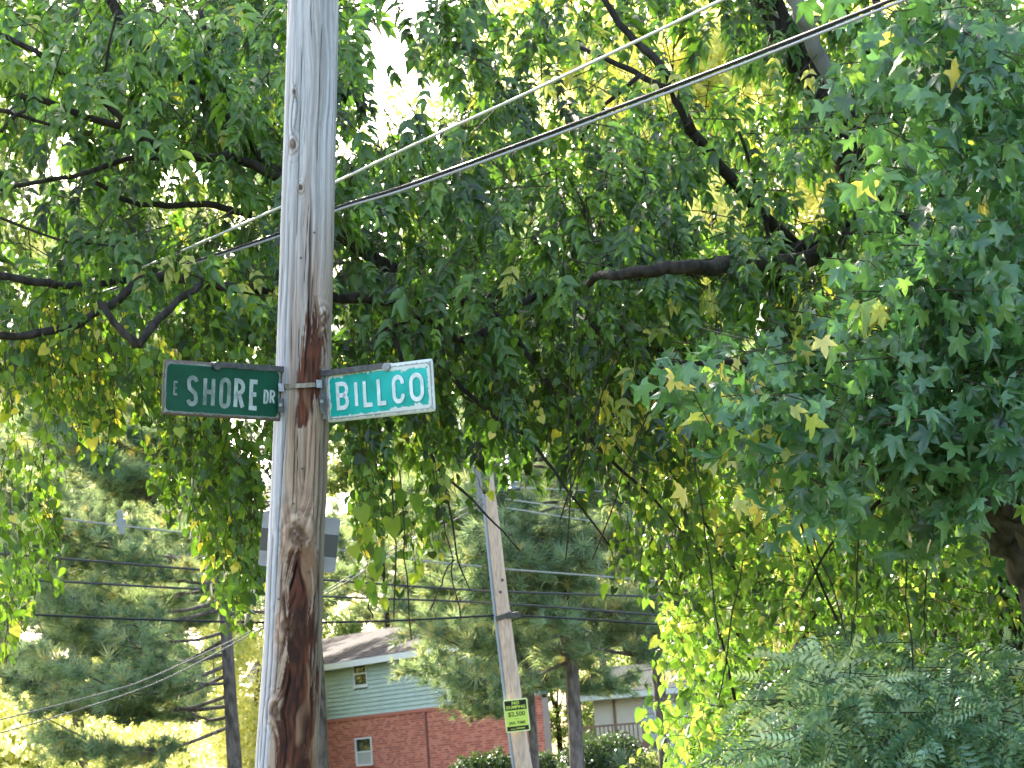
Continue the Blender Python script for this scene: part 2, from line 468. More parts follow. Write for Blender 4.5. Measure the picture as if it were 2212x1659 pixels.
def stroke_mesh(g, pts, sw, X, O, z0, thick, sc, ox, oy):
    """mitred flat stroke; pts in glyph units scaled by sc, stroke width sw in metres"""
    P = np.array([(ox + p[0] * sc, oy + p[1] * sc) for p in pts], float)
    keep = [0] + [i for i in range(1, len(P)) if np.linalg.norm(P[i] - P[i-1]) > 1e-5]
    P = P[keep]
    d = norm(P[1:] - P[:-1]); nrm = np.stack([-d[:, 1], d[:, 0]], -1)
    L, R = [], []
    closed = np.linalg.norm(P[0] - P[-1]) < 1e-4
    for i in range(len(P)):
        a = nrm[i - 1] if i > 0 else (nrm[-1] if closed else nrm[0])
        b = nrm[i] if i < len(nrm) else (nrm[0] if closed else nrm[-1])
        m = norm(a + b) if np.linalg.norm(a + b) > .2 else b
        k = 1 / max(.6, abs(m @ b))
        e = 0
        L.append(P[i] + m * sw / 2 * k); R.append(P[i] - m * sw / 2 * k)
    n = len(P)
    for i in range(n - 1):
        g.prism([tuple(R[i]), tuple(R[i+1]), tuple(L[i+1]), tuple(L[i])], thick, X, O, z0)

def rrect(w, h, r, n=5):
    out = []
    for cx, cy_, a in ((w/2 - r, h/2 - r, 0), (-w/2 + r, h/2 - r, 90), (-w/2 + r, -h/2 + r, 180), (w/2 - r, -h/2 + r, 270)):
        out += [(cx + r * math.cos(math.radians(a + 90 * i / n)), cy_ + r * math.sin(math.radians(a + 90 * i / n))) for i in range(n + 1)]
    return out

def sign_field_mat(name, c, cfade, chip, border, W, H, amount):
    m, t, p = mat_new(name); N = t.nodes.new; Lk = t.links.new
    tc = N('ShaderNodeTexCoord')
    n1 = N('ShaderNodeTexNoise'); n1.inputs['Scale'].default_value = 7; n1.inputs['Detail'].default_value = 5
    n2 = N('ShaderNodeTexNoise'); n2.inputs['Scale'].default_value = 55; n2.inputs['Detail'].default_value = 4
    at_ = N('ShaderNodeAttribute'); at_.attribute_name = 'edge'
    Lk(tc.outputs['Object'], n1.inputs['Vector']); Lk(tc.outputs['Object'], n2.inputs['Vector'])
    mx = N('ShaderNodeMix'); mx.data_type = 'RGBA'
    mx.inputs[6].default_value = (*c, 1); mx.inputs[7].default_value = (*cfade, 1)
    rr = N('ShaderNodeMapRange'); rr.inputs[1].default_value = .35; rr.inputs[2].default_value = .68
    Lk(n1.outputs[0], rr.inputs[0]); Lk(rr.outputs[0], mx.inputs[0])
    ad = N('ShaderNodeMath'); ad.operation = 'MULTIPLY_ADD'; ad.inputs[1].default_value = 1.4; Lk(n2.outputs[0], ad.inputs[0]); Lk(at_.outputs['Fac'], ad.inputs[2])
    th = N('ShaderNodeMapRange'); th.inputs[1].default_value = 1.78 - amount; th.inputs[2].default_value = 1.9 - amount; Lk(ad.outputs[0], th.inputs[0])
    m2 = N('ShaderNodeMix'); m2.data_type = 'RGBA'; m2.inputs[7].default_value = (*chip, 1)
    Lk(mx.outputs[2], m2.inputs[6]); Lk(th.outputs[0], m2.inputs[0]); Lk(m2.outputs[2], p.inputs['Base Color'])
    p.inputs['Roughness'].default_value = .5; p.inputs['Specular IOR Level'].default_value = .28
    b = N('ShaderNodeBump'); b.inputs['Strength'].default_value = .35; b.inputs['Distance'].default_value = .002
    Lk(th.outputs[0], b.inputs['Height']); Lk(b.outputs[0], p.inputs['Normal'])
    return m

def sign_frame(TL, TR, BR, BL):
    O = (TL + TR + BR + BL) / 4
    W = np.linalg.norm((TR + BR - TL - BL) / 2); H = np.linalg.norm((TL + TR - BL - BR) / 2)
    X = norm(TR + BR - TL - BL); Y = TL + TR - BL - BR; Y = norm(Y - X * (Y @ X)); Z = np.cross(X, Y)
    return O, np.array([X, Y, Z]), W, H

def grid_plate(W, H, r, nx, ny, z, bend, shrink=0.0):
    """rounded plate as a dense sheet so edges can be ragged; returns verts (u,v,z), quads, edge weight"""
    us = np.linspace(-W/2, W/2, nx); vs_ = np.linspace(-H/2, H/2, ny)
    U, V = np.meshgrid(us, vs_)
    # pull the corners in to the rounded outline
    qx = np.abs(U) - (W/2 - r); qy = np.abs(V) - (H/2 - r)
    inc = (qx > 0) & (qy > 0)
    mx = np.maximum(qx, qy); ln = np.sqrt(qx**2 + qy**2) + 1e-9
    k = np.where(inc, mx / ln, 1)
    U = np.where(inc, np.sign(U) * ((W/2 - r) + qx * k), U); V = np.where(inc, np.sign(V) * ((H/2 - r) + qy * k), V)
    d = np.minimum(W/2 - np.abs(U), H/2 - np.abs(V))
    Zz = z + bend(U, V)
    idx = np.arange(nx * ny).reshape(ny, nx)
    q = np.stack([idx[:-1, :-1], idx[:-1, 1:], idx[1:, 1:], idx[1:, :-1]], -1).reshape(-1, 4)
    return np.stack([U, V, Zz], -1).reshape(-1, 3), q, d.ravel()

def street_sign(corners, words, field_c, fade_c, chip_c, letter_m, border_c, label, peel, pole_side, bend):
    TL, TR, BR, BL = corners
    O, X, W, H = sign_frame(TL, TR, BR, BL)
    root = thing('street_sign', O, label, 'street sign')
    # sheet: front, back and rim
    V, q, d = grid_plate(W, H, .008, 40, 14, 0, bend)
    Vb = V.copy(); Vb[:, 2] -= .0025
    n = len(V); nxn = 40; nyn = 14
    idx = np.arange(n).reshape(nyn, nxn)
    rim = np.concatenate([idx[0, :], idx[1:, -1], idx[-1, -2::-1], idx[-2:0:-1, 0]])
    rq = np.stack([rim, np.roll(rim, -1), np.roll(rim, -1) + n, rim + n], -1)[:, ::-1]
    allV = np.vstack([V, Vb]) @ X
    mb = sign_field_mat('sign_border_' + words[0][0].lower(), border_c, tuple(v * .6 for v in border_c), (.16, .12, .09) if peel < .3 else (.62, .66, .62), border_c, W, H, .75)
    pa = link('panel', raw_mesh('panel', allV, np.vstack([q, q[:, ::-1] + n, rq]), mb, attr={'edge': np.concatenate([np.exp(-d / .006), np.zeros(n)])}), root)
    # coloured field, slightly proud
    bw = .016
    V, q, d = grid_plate(W - 2 * bw, H - 2 * bw, .02, 60, 22, .0012, bend)
    mf = sign_field_mat('sign_field_' + words[0][0].lower(), field_c, fade_c, chip_c, border_c, W, H, peel)
    ew = np.exp(-d / (.012 if peel > .2 else .004))
    if peel > .2: ew = ew * (1 + .8 * (V[:, 0] > W * .12)) + .25 * (vnoise(V[:, 0] * 14, V[:, 1] * 14, 5) > .8)
    link('coloured_field', raw_mesh('coloured_field', V @ X, q, mf, attr={'edge': ew}), root)
    lx = Matrix([list(X[0]), list(X[1]), list(X[2])])
    for txt, spans, y0, y1, swf, lm in words:
        h = (y1 - y0) * H; sw = swf * h; hh = h - sw
        for ch, (x0, x1) in zip(txt, spans):
            g = Geo(); cx = -W/2 + x0 * W + sw / 2; w = max(.001, ((x1 - x0) * W - sw) / hh) if ch != 'I' else .001
            yy = -H/2 + y0 * H + sw / 2
            zz = .0028 + float(bend(np.array([cx + w * hh / 2]), np.array([yy + hh / 2]))[0])
            for s_ in glyph(ch, w): stroke_mesh(g, s_, sw, X, O, zz, .0012, hh, cx, yy)
            g.build('letter', letter_m[lm], root)
    return root, O, X, W, H

def letter_mat(name, c, c2, s):
    return plain(name, c, .5, .4, noise=.4, nscale=s, c2=c2)

Ec = [at(162, 358.8, 9.62), at(281.7, 368, 10.02), at(280.2, 421.5, 10.02), at(164.5, 414.6, 9.62)]
Bc = [at(325.3, 371.6, 10.02), at(435, 358.6, 9.62), at(433.6, 411.2, 9.62), at(326.7, 423.2, 10.02)]
wE = [('E', [(.082, .122)], .36, .62, .15, 0), ('SHO', [(.19, .287), (.325, .425), (.459, .556)], .175, .745, .145, 0), ('RE', [(.582, .675), (.713, .797)], .175, .745, .15, 1), ('DR', [(.838, .882), (.892, .94)], .31, .575, .16, 1)]
wB = [('BILLCO', [(.098, .215), (.272, .3), (.355, .452), (.495, .587), (.634, .744), (.79, .918)], .22, .77, .155, 0)]
bendE = lambda U, V: .004 * np.sin(U * 7 + .6) + .003 * (V / .1) ** 2
bendB = lambda U, V: .007 * np.exp(-((U - .03) / .07) ** 2) * (V > -.2) * (.5 + V * 4) + .004 * np.sin(U * 9)
SE = street_sign(Ec, wE, (.003, .058, .03), (.005, .085, .046), (.20, .24, .2), [letter_mat('dull_letter', (.30, .34, .31), (.12, .18, .15), 22), letter_mat('clean_letter', (.50, .56, .52), (.3, .36, .33), 22)],
                 (.27, .31, .29), 'dark green street sign reading E SHORE DR on the near pole', .16, 1, bendE)
SB = street_sign(Bc, wB, (.006, .33, .27), (.02, .48, .44), (.62, .66, .62), [letter_mat('white_letter', (.80, .84, .86), (.5, .62, .6), 26)],
                 (.40, .43, .40), 'faded turquoise street sign reading BILLCO with peeling edges', .50, -1, bendB)

def bracket(S, side):
    """side=+1: the pole is at the sign's right end"""
    root, O, X, W, H = S
    s = side
    # channel over the top edge, from the pole to past the middle
    g = Geo()
    a, b = (-.08 * W, .52 * W) if s > 0 else (-.52 * W, .10 * W)
    g.box((a, H/2 - .004, -.012), (b, H/2 + .006, .010), X, O)
    g.box((a, H/2 - .016, .010), (b, H/2 + .006, .013), X, O)
    g.box((a, H/2 - .016, -.015), (b, H/2 + .006, -.012), X, O)
    g.build('top_channel', MAT['darksteel'], root)
    g = Geo()
    e = a if s > 0 else b
    g.prism([(e + .02 * math.cos(t) * 1.0, H/2 - .012 + .016 * math.sin(t)) for t in np.linspace(0, 2 * math.pi, 11)[:-1]], .03, X, O, -.014)
    g.build('channel_clip', MAT['galv'] if s < 0 else MAT['darksteel'], root)
    # upright channel at the pole end
    x0 = s * .5 * W
    g = Geo()
    xa, xb = (x0 + .002, x0 + .020) if s > 0 else (x0 - .020, x0 - .002)
    g.box((xa, -H * .42, -.02), (xb, H * .56, .006), X, O)
    g.build('upright_channel', MAT['galv'], root)
    g = Geo()
    for yy in (-.2 * H, .16 * H):
        ol = [(x0 + s * .008 + s * dx, yy + dy) for dx, dy in ((-.004, .026), (.022, .03), (.042, .012), (.044, -.008), (.026, -.022), (-.004, -.024))]
        if s < 0: ol = ol[::-1]
        g.prism(ol, .004, X, O, .008)
    g.build('lug', MAT['galv'], root)
    for yy in (-.2 * H, .16 * H):
        g = Geo()
        c = O + X[0] * (x0 + s * .030) + X[1] * (yy + .002)
        g.tube([c + X[2] * .010, c + X[2] * .020], .0065, 6)
        g.build('bolt', MAT['darksteel'], root)
bracket(SE, 1); bracket(SB, -1)

def pole_strap():
    c, r = pole_ring(833, .003)
    T = norm(np.cross(PRd, PFd)); 
    root = thing('metal_strap', c, 'narrow tarnished metal strap around the near pole between the two street signs', 'strap')
    g = Geo()
    n = 48; V = []
    for i in range(n):
        a = 2 * math.pi * i / n
        rad = PRd * math.sin(a) + PFd * math.cos(a)
        tilt = .012 * math.sin(a)
        for dr, dz in ((0, -.009), (.003, -.009), (.003, .009), (0, .009)):
            V.append(c + rad * (r + dr) + UC * 0 + np.array([0, 0, 1.0]) * (dz + tilt))
    Fs = [(i*4+k, i*4+(k+1) % 4, ((i+1) % n)*4+(k+1) % 4, ((i+1) % n)*4+k) for i in range(n) for k in range(4)]
    g.add(V, Fs)
    g.build('band', plain('tarnished_band', (.30, .25, .19), .45, .5, metal=.6, noise=.5, nscale=60), root)
    for sgn in (-1, 1):
        g = Geo()
        c2 = c + PRd * sgn * (r * .66) + PFd * (r * .80) + np.array([0, 0, sgn * .010])
        X = np.array([PRd, [0, 0, 1], PFd])
        g.box((-.011, -.016, 0), (.011, .016, .012), X, c2)
        g.build('buckle', MAT['galv'], root)
        for dz in (-.07,):
            g = Geo(); c3 = c2 + np.array([0, 0, dz]) + PRd * sgn * .006
            g.box((-.009, -.03, -.004), (.010, .026, .008), X, c3)
            g.build('clamp_foot', MAT['darksteel'], root)
            g = Geo(); g.tube([c3 + PFd * .01, c3 + PFd * .024], .008, 6); g.build('nut', MAT['galv'], root)
pole_strap()

def back_plate():
    dd = 10.34
    TL, TR, BR, BL = at(264.5, 511, dd), at(341, 518.4, dd), at(334.6, 573, dd), at(256.9, 565, dd)
    O, X, W, H = sign_frame(TL, TR, BR, BL)
    root = thing('marker_plate', O, 'pale metal plate with a dark band, fixed behind the near pole below the street signs', 'plate sign')
    g = Geo(); g.prism(rrect(W, H, .012), .003, X, O); g.build('plate', MAT['signback'], root)
    g = Geo(); g.box((-W/2 + .001, -.22 * H, .0035), (W/2 - .001, .19 * H, .0045), X, O); g.build('dark_band', MAT['signdark'], root)
back_plate()

# ------------------------------------------------------------------ wires
def wire(name, pts, depths, r, mat, label, cat, sag=0, group=None, n=14, scale=1.0):
    P = np.array([at(x / scale, y / scale, d) for (x, y), d in zip(pts, depths)])
    P = smooth_path(P, n)
    g = Geo(); g.tube(P, r, 6)
    o = g.build(name, mat, None, smooth=True)
    return tag(o, label, cat, group)
S2 = 2.1602
wire('overhead_cable', [(-400, 870), (-20, 704), (315, 575), (605, 448), (728, 392), (900, 310), (1180, 182), (1560, 0), (2000, -215)], [15, 13.8, 12.4, 11.2, 10.8, 10.3, 9.6, 8.8, 7.9], .0062, MAT['cablelight'],
     'thin pale overhead cable, upper of the two that slope across behind the near pole', 'overhead cable', scale=S2)
wire('overhead_cable', [(-400, 860), (-20, 716), (320, 598), (600, 505), (728, 448), (880, 400), (1180, 290), (1560, 145), (1925, 0), (2300, -150)], [15.2, 14, 12.6, 11.4, 10.95, 10.5, 9.8, 9.0, 8.2, 7.5], .0075, MAT['cableblack'],
     'thick glossy black overhead cable sloping across behind the near pole, uppermost of the black pair', 'overhead cable', scale=S2)
wire('overhead_cable', [(-400, 867), (-20, 722), (320, 602), (600, 511), (728, 454), (880, 407), (1180, 299), (1560, 155), (1925, 11), (2300, -138)], [15.2, 14, 12.6, 11.4, 10.95, 10.5, 9.8, 9.0, 8.2, 7.5], .0058, plain('highlight_grey_cable', (.35, .37, .42), .25, .8),  # bright highlight on this cable painted as a lighter sheath
     'overhead cable running just under the thick black one, coloured grey for its bright highlight', 'overhead cable', scale=S2)
pl = 'power lines beyond the near pole'
wl = [([(-60, 503), (56, 518), (185, 533), (300, 545), (416, 560), (482, 566.6)], 'cablefar', 'pale thin line with a spacer, uppermost of the lines left of the near pole'),
      ([(503.5, 569), (645, 580), (780, 592)], 'cablefar', 'pale power line leaving the far pole, uppermost of the four crossing its right side'),
      ([(-60, 549), (23, 555.5), (190, 569), (259, 575.5), (324, 580), (491, 591), (674, 597), (800, 600)], 'cabledull', 'dark power line passing the far pole just above its knots'),
      ([(-60, 573), (28, 579.6), (259, 592.6), (322, 596.5), (492, 603), (643, 614), (780, 625)], 'cabledull', 'dark power line touching the far pole, second from bottom'),
      ([(-60, 609), (0, 613), (130, 619), (259, 622.5), (322, 622.5), (400, 620.5), (494, 615.5)], 'cableblack', 'thick black power line ending at the clamp on the far pole, lowest on its left'),
      ([(503, 615), (580, 619), (675, 625.6), (780, 633)], 'cableblack', 'black power line starting at the clamp on the far pole, lowest on its right')]
for i, (p, m, lb) in enumerate(wl):
    wire('power_line', p, np.interp([q[0] for q in p], [-60, 500, 800], [27, 30, 33]) + (.25 if i in (2, 3) else 0), .0135 if m != 'cablefar' else .010, MAT[m], lb, 'power line', group=pl)
for p, lb in (([(500, 487.4), (560, 489.5), (640, 494), (760, 505)], 'faint pale wire leaving the very top of the far pole'),
              ([(506, 499), (560, 507), (605, 515), (680, 530)], 'faint pale wire leaving the insulator of the far pole, upper one'),
              ([(507, 508), (570, 518), (632, 527.5), (720, 545)], 'faint pale wire leaving the insulator of the far pole, lower one')):
    wire('high_voltage_wire', p, [30.2, 33, 38, 45], .008, MAT['cablefar'], lb, 'wire', group='faint wires at the top of the far pole')
for p, lb in (([(-60, 733), (0, 719.7), (106.6, 692.2), (158, 674.5), (260, 626.8), (324, 592), (400, 545), (486, 497)], 'pale twisted wire sloping up to the far pole top, upper of two at lower left'),
              ([(-60, 748), (0, 733), (68, 713), (161.6, 680.5), (260, 629.4), (326, 594), (402, 549), (487, 502)], 'pale twisted wire sloping up to the far pole top, lower of two at lower left')):
    wire('service_wire', p, [24, 24.5, 25.5, 26, 27, 28, 29, 30], .0075, plain('pale_wire', (.17, .17, .14), .7, .2), lb, 'wire', group='service wires at lower left')
g = Geo(); c = at(121, 522, 27.8)
g.box((-.03, -.02, -.13), (.03, .02, .13), np.array([norm(RC + .25 * UC), fwd, norm(UC - .1*RC)]), c)
g.box((-.055, -.015, -.03), (.055, .015, .03), np.array([RC, fwd, UC]), c)
tag(g.build('line_spacer', MAT['porcelain']), 'small pale spacer clipped on the uppermost thin line left of the pole', 'line spacer')

# ------------------------------------------------------------------ far pole
FD = 30.0
def far_pole():
    px = np.array([489.0, 492.5, 498, 503.2, 511.5, 519, 524.5, 540])
    py = np.array([487.5, 520, 570, 616, 680, 740, 775, 890.0])
    rr = np.array([5.6, 6.4, 6.9, 7.3, 7.9, 8.5, 8.9, 9.6]) / F * FD
    P = smooth_path(at(px, py, np.full(8, FD)), 5); R = np.interp(np.linspace(0, 7, len(P)), range(8), rr)
    base = P[-1]
    root = thing('utility_pole', (base[0], base[1], 0), 'pale slimmer wooden utility pole farther off, leaning left, with a yellow notice on it', 'utility pole')
    g = Geo()
    n = 20; T = norm(P[0] - P[-1]); f_ = norm(np.array([0, -1, 0]) - T * (-T[1])); r_ = norm(np.cross(f_, T)); r_ = r_ if r_ @ RC > 0 else -r_
    V = []
    for i in range(len(P)):
        for k in range(n):
            a = 2 * math.pi * k / n
            cut = 0
            if i == 0: cut = .22 * (math.sin(a) * 1.0) * 1.0
            rad = R[i] * (1 + .05 * (vnoise(k * .9, i * .35, 3) - .5))
            V.append(P[i] + rad * (math.sin(a) * r_ + math.cos(a) * f_) + T * cut)
    g.add(V, [(i*n+k, (i+1)*n+k, (i+1)*n+(k+1) % n, i*n+(k+1) % n) for i in range(len(P)-1) for k in range(n)] + [tuple(range(n))])
    mw = plain('pale_pole_wood', (.74, .56, .43), .8, .2, noise=.35, nscale=9, bump=.5, c2=(.50, .36, .28), stretch=(6, 6, .35))
    g.build('shaft', mw, root, smooth=True)
    # ground wire moulding down the left side
    g = Geo(); g.tube([P[i] - r_ * (R[i] + .01) + f_ * .03 for i in range(1, len(P))], .018, 6)
    g.build('ground_wire_cover', plain('grey_plastic', (.35, .4, .46), .6), root)
    g = Geo(); g.box((-.03, -.45, 0), (.05, .10, .035), np.array([r_, T, f_]), P[1] - r_ * (R[1] + .06) + T * .25)
    g.build('top_bracket', MAT['galv'], root)
    # pin bracket and two insulators on the right side
    for k, dz in enumerate((.05, -.20)):
        a0 = P[2] + T * (.28 + dz)
        g = Geo(); g.tube([a0 + r_ * R[2] * .8, a0 + r_ * (R[2] + .30)], .018, 6); g.build('bracket_arm', MAT['darksteel'], root)
        g = Geo(); c = a0 + r_ * (R[2] + .22)
        g.tube([c, c + T*.03, c + T*.05, c + T*.09, c + T*.11, c + T*.15, c + T*.18], [.03, .06, .035, .065, .035, .055, .02], 10)
        g.build('insulator', MAT['porcelain'], root)
    g = Geo(); a0 = P[2] + T * .62
    g.tube([a0 + r_ * R[2] * .9, a0 + r_ * (R[2] + .2)], .02, 6); g.tube([a0 + r_ * (R[2] + .16) - T * .06, a0 + r_ * (R[2] + .16) + T * .1], .035, 8)
    g.build('cutout_switch', MAT['darksteel'], root)
    # clamp where the thick black lines end
    i = 15; c = P[i]
    g = Geo(); V = []
    for k in range(24):
        a = 2*math.pi*k/24
        for dr, dz in ((0.002, -.03), (.012, -.03), (.012, .03), (.002, .03)):
            V.append(c + (math.sin(a) * r_ + math.cos(a) * f_) * (R[i] * 1.04 + dr) + T * (dz + .02 * math.sin(a)))
    g.add(V, [(q*4+k, q*4+(k+1) % 4, ((q+1) % 24)*4+(k+1) % 4, ((q+1) % 24)*4+k) for q in range(24) for k in range(4)])
    g.box((-.05, -.03, 0), (.12, .035, .05), np.array([r_, T, f_]), c + r_ * R[i] + f_ * .05)
    g.build('line_clamp', MAT['darksteel'], root)
    for v, s_ in ((580, .3), (592, -.1)):
        j = 11
        g = Geo(); cc = at(499 + (v - 570) * .1 + s_ * 8, v, FD - .13); g.tube([cc, cc - fwd * .02], .02, 6); g.build('bolt', MAT['darksteel'], root)
    return root
far_pole()

def flat_text(body, size, X, O, u, v, z, mat, parent, sx=1.0, bold=.0, name='lettering'):
    c = bpy.data.curves.new(name, 'FONT'); c.body = body; c.size = size; c.align_x = 'CENTER'; c.align_y = 'CENTER'
    c.offset = bold; c.extrude = .0008; c.resolution_u = 2
    o = bpy.data.objects.new(name, c); COL.objects.link(o)
    dg = bpy.context.evaluated_depsgraph_get()
    me = bpy.data.meshes.new_from_object(o.evaluated_get(dg))
    COL.objects.unlink(o); bpy.data.objects.remove(o)
    Mx = np.asarray(X)
    off = np.array(world_loc(parent))
    for vt in me.vertices:
        p = np.array(O) + (u + vt.co.x * sx) * Mx[0] + (v + vt.co.y) * Mx[1] + (z + vt.co.z) * Mx[2] - off
        vt.co = p
    me.materials.clear(); me.materials.append(mat)
    return link(name, me, parent)

def notice():
    d = FD - .16
    c = lambda x, y: at((1400 + x / 4.6875) / 3, (1950 + y / 4.6875) / 3, d)
    O, X, W, H = sign_frame(c(512, 705), c(855, 672), c(893, 1128), c(553, 1170))
    root = thing('notice_sign', O, 'small yellow-green and black notice reading NO DUMPING $2,500 JAIL TIME on the far pole', 'notice')
    ye = plain('fluorescent_yellow_green', (.62, .80, .14), .5, .4); pale = plain('pale_yellow_edge', (.78, .86, .42), .5); bk = plain('notice_black', (.012, .014, .01), .5)
    g = Geo(); g.prism(rrect(W, H, .022), .003, X, O); g.build('plate', pale, root)
    g = Geo(); g.prism(rrect(W - .028, H - .028, .012), .001, X, O, .0032); g.build('yellow_field', ye, root)
    g = Geo(); g.box((-W/2 + .016, H/2 - .128, .0045), (W/2 - .016, H/2 - .016, .0055), X, O); g.build('black_header', bk, root)
    g = Geo(); g.box((-W/2 + .016, -H/2 + .016, .0045), (W/2 - .016, -H/2 + .068, .0055), X, O); g.build('black_footer', bk, root)
    flat_text('NO', .052, X, O, 0, H/2 - .047, .0065, ye, root, 1.1, .0018)
    flat_text('DUMPING', .050, X, O, 0, H/2 - .096, .0065, ye, root, 1.02, .0018)
    flat_text('$2,500', .074, X, O, 0, .015, .0055, bk, root, 1.0, .001)
    flat_text('JAIL TIME', .047, X, O, 0, -.088, .0055, bk, root, 1.02, .0008)
    g = Geo()
    for v in (.078, .064, -.042): g.box((-.08 if v > 0 else -.03, v, .0045), (.08 if v > 0 else .03, v + .004, .0052), X, O)
    g.build('fine_print', plain('fine_print_grey', (.2, .26, .06), .6), root)
    g = Geo(); g.box((-.02, -H/2 + .036, .0058), (.085, -H/2 + .046, .0064), X, O); g.box((-.09, -H/2 + .034, .0058), (-.03, -H/2 + .04, .0064), X, O)
    g.build('footer_print', ye, root)
notice()

# ------------------------------------------------------------------ leaf templates (base at origin, tip +Y, face +Z)
def T_leaflet(w=.42, fold=.12, droop=.12):
    V = [(0, 0, 0), (-w*.42, .22, fold*.5), (-w*.5, .48, fold*.55), (0, .5, -.02), (w*.5, .48, fold*.55), (w*.42, .22, fold*.5), (-w*.22, .78, fold*.2 - droop*.5), (w*.22, .78, fold*.2 - droop*.5), (0, 1, -droop)]
    Fc = [(0, 3, 1), (1, 3, 2), (0, 5, 3), (5, 4, 3), (2, 3, 6), (3, 4, 7), (6, 3, 8), (3, 7, 8)]
    return np.array(V, float), np.array(Fc)
def T_small(w=.4, fold=.1, droop=.1):
    V = [(0, 0, 0), (-w*.5, .4, fold), (0, .5, 0), (w*.5, .4, fold), (0, 1, -droop)]
    return np.array(V, float), np.array([(0, 2, 1), (0, 3, 2), (1, 2, 4), (2, 3, 4)])
def T_heart(fold=.1, nw=1.0):
    V = [(0, .1, 0), (-.3, 0, fold), (-.48, .25, fold), (-.38, .6, .02), (0, 1.05, -.15), (.38, .6, .02), (.48, .25, fold), (.3, 0, fold), (0, .45, -.03)]
    Fc = [(8, i, i+1 if i < 7 else 0) for i in range(8)]
    V = np.array(V, float); V[:, 0] *= nw
    return V, np.array([(a, c, b) for a, b, c in Fc])
def T_star(k=0.0, cup=.1, seed=0):
    """five-lobed leaf with broad pointed lobes; k folds it, cup bends the tips down"""
    r_ = np.random.default_rng(seed)
    tips = [(-122, .66), (-58, .95), (0, 1.08), (58, .95), (122, .66)]
    out = []
    for i, (a, r) in enumerate(tips):
        a += r_.normal(0, 5); r *= 1 + r_.normal(0, .06); t = math.radians(a)
        for da, rr in ((-19, .62), (0, 1.0), (19, .62)):
            q = t + math.radians(da); out.append((r * rr * math.sin(q), r * rr * math.cos(q)))
        if i < 4:
            t2 = math.radians((tips[i][0] + tips[i+1][0]) / 2); out.append((.42 * math.sin(t2), .42 * math.cos(t2)))
    out.append((.05, -.14)); out.append((-.05, -.14))
    V = [(0, 0, 0)] + [(x, y, k * abs(x) * .5 - cup * (x * x + y * y) ** 1.2 * (1 + r_.normal(0, .3)) + .35 * k * x * x) for x, y in out]
    V = np.array(V, float); V[:, 1] += .14; V *= .72
    n = len(out)
    return V, np.array([(0, 1 + (i+1) % n, 1 + i) for i in range(n)])
def compound(tpl, spec):
    """spec: (x, y, angle deg, scale, z)"""
    V0, F0 = tpl; Vs, Fs = [], []
    for x, y, a, s, z in spec:
        t = math.radians(a); R = np.array([[math.cos(t), math.sin(t), 0], [-math.sin(t), math.cos(t), 0], [0, 0, 1]])
        dr = math.radians(25 + 20 * rng.random()); Rx = np.array([[1, 0, 0], [0, math.cos(dr), math.sin(dr)], [0, -math.sin(dr), math.cos(dr)]]).T
        P = (V0 * s) @ Rx.T @ R + np.array([x, y, z])
        Fs.append(F0 + sum(len(v) for v in Vs)); Vs.append(P)
    return np.vstack(Vs), np.vstack(Fs)
def rachis(V, Fc, L):
    b = len(V); w = .012
    return np.vstack([V, [(-w, 0, 0), (w, 0, 0), (0, L, -.04), (0, 0, w)]]), np.vstack([Fc, [(b, b+1, b+2), (b, b+2, b+3), (b+1, b+3, b+2)]])
def elder_leaf():
    L = T_leaflet(.37, .16, .22)
    j = lambda s: s * (1 + .25 * (rng.random() - .5))
    sp = [(0, .52, j(4) * rng.choice([-1, 1]), j(.56), -.05), (.03, .48, j(30), j(.50), .03), (-.03, .48, -j(30), j(.50), .03), (.03, .24, j(40), j(.46), .02), (-.03, .24, -j(40), j(.46), .02)]
    return rachis(*compound(L, sp), .56)
def wist_leaf():
    S = T_small(.42, .1, .15); sp = [(0, .9, 0, .26, -.2)]
    for k in range(6):
        y = .12 + k * .14; z = -.22 * (y ** 2)
        sp += [(.01, y, 58, .27, z), (-.01, y, -58, .27, z)]
    return rachis(*compound(S, sp), .9)
TPL = {'elder': [elder_leaf() for _ in range(7)], 'vine': [T_heart(.12), T_heart(.3, .74), T_leaflet(.56, .2, .25), T_leaflet(.48, .34, .1), T_heart(.42, .9)], 'gum': [T_star(.5, .2, 1), T_star(.9, .35, 2), T_star(-.3, .5, 3), T_star(.2, .7, 4), T_star(.7, .1, 5), T_star(1.2, .4, 6)], 'under': [T_leaflet(.5, .2, .2), T_leaflet(.42, .34, .05), T_heart(.3, .8), T_leaflet(.55, .1, .35)],
       'wist': [wist_leaf() for _ in range(3)], 'card': [T_small(.6, .15, .1)], 'bush': [T_small(.6, .1, .1)]}
def frames(tip, nrm):
    Y = norm(tip); Z = norm(nrm - Y * np.sum(nrm * Y, -1, keepdims=True)); X = np.cross(Y, Z)
    return np.stack([X, Y, Z], 1)       # rows = local axes

def leaves_arrays(kind, pos, tip, nrm, size, hue):
    Vs, Fs, Hs = [], [], []; off = 0
    Rm = frames(tip, nrm); which = rng.integers(0, len(TPL[kind]), len(pos))
    for k, (V0, F0) in enumerate(TPL[kind]):
        s = which == k
        if not s.any(): continue
        V = np.einsum('vi,nij->nvj', V0, Rm[s]) * size[s][:, None, None] + pos[s][:, None, :]
        n, m = V.shape[:2]
        Fc = (F0[None] + (np.arange(n) * m)[:, None, None]).reshape(-1, 3) + off
        Vs.append(V.reshape(-1, 3)); Fs.append(Fc); Hs.append(np.repeat(hue[s], m)); off += n * m
    return np.vstack(Vs), np.vstack(Fs), np.concatenate(Hs)

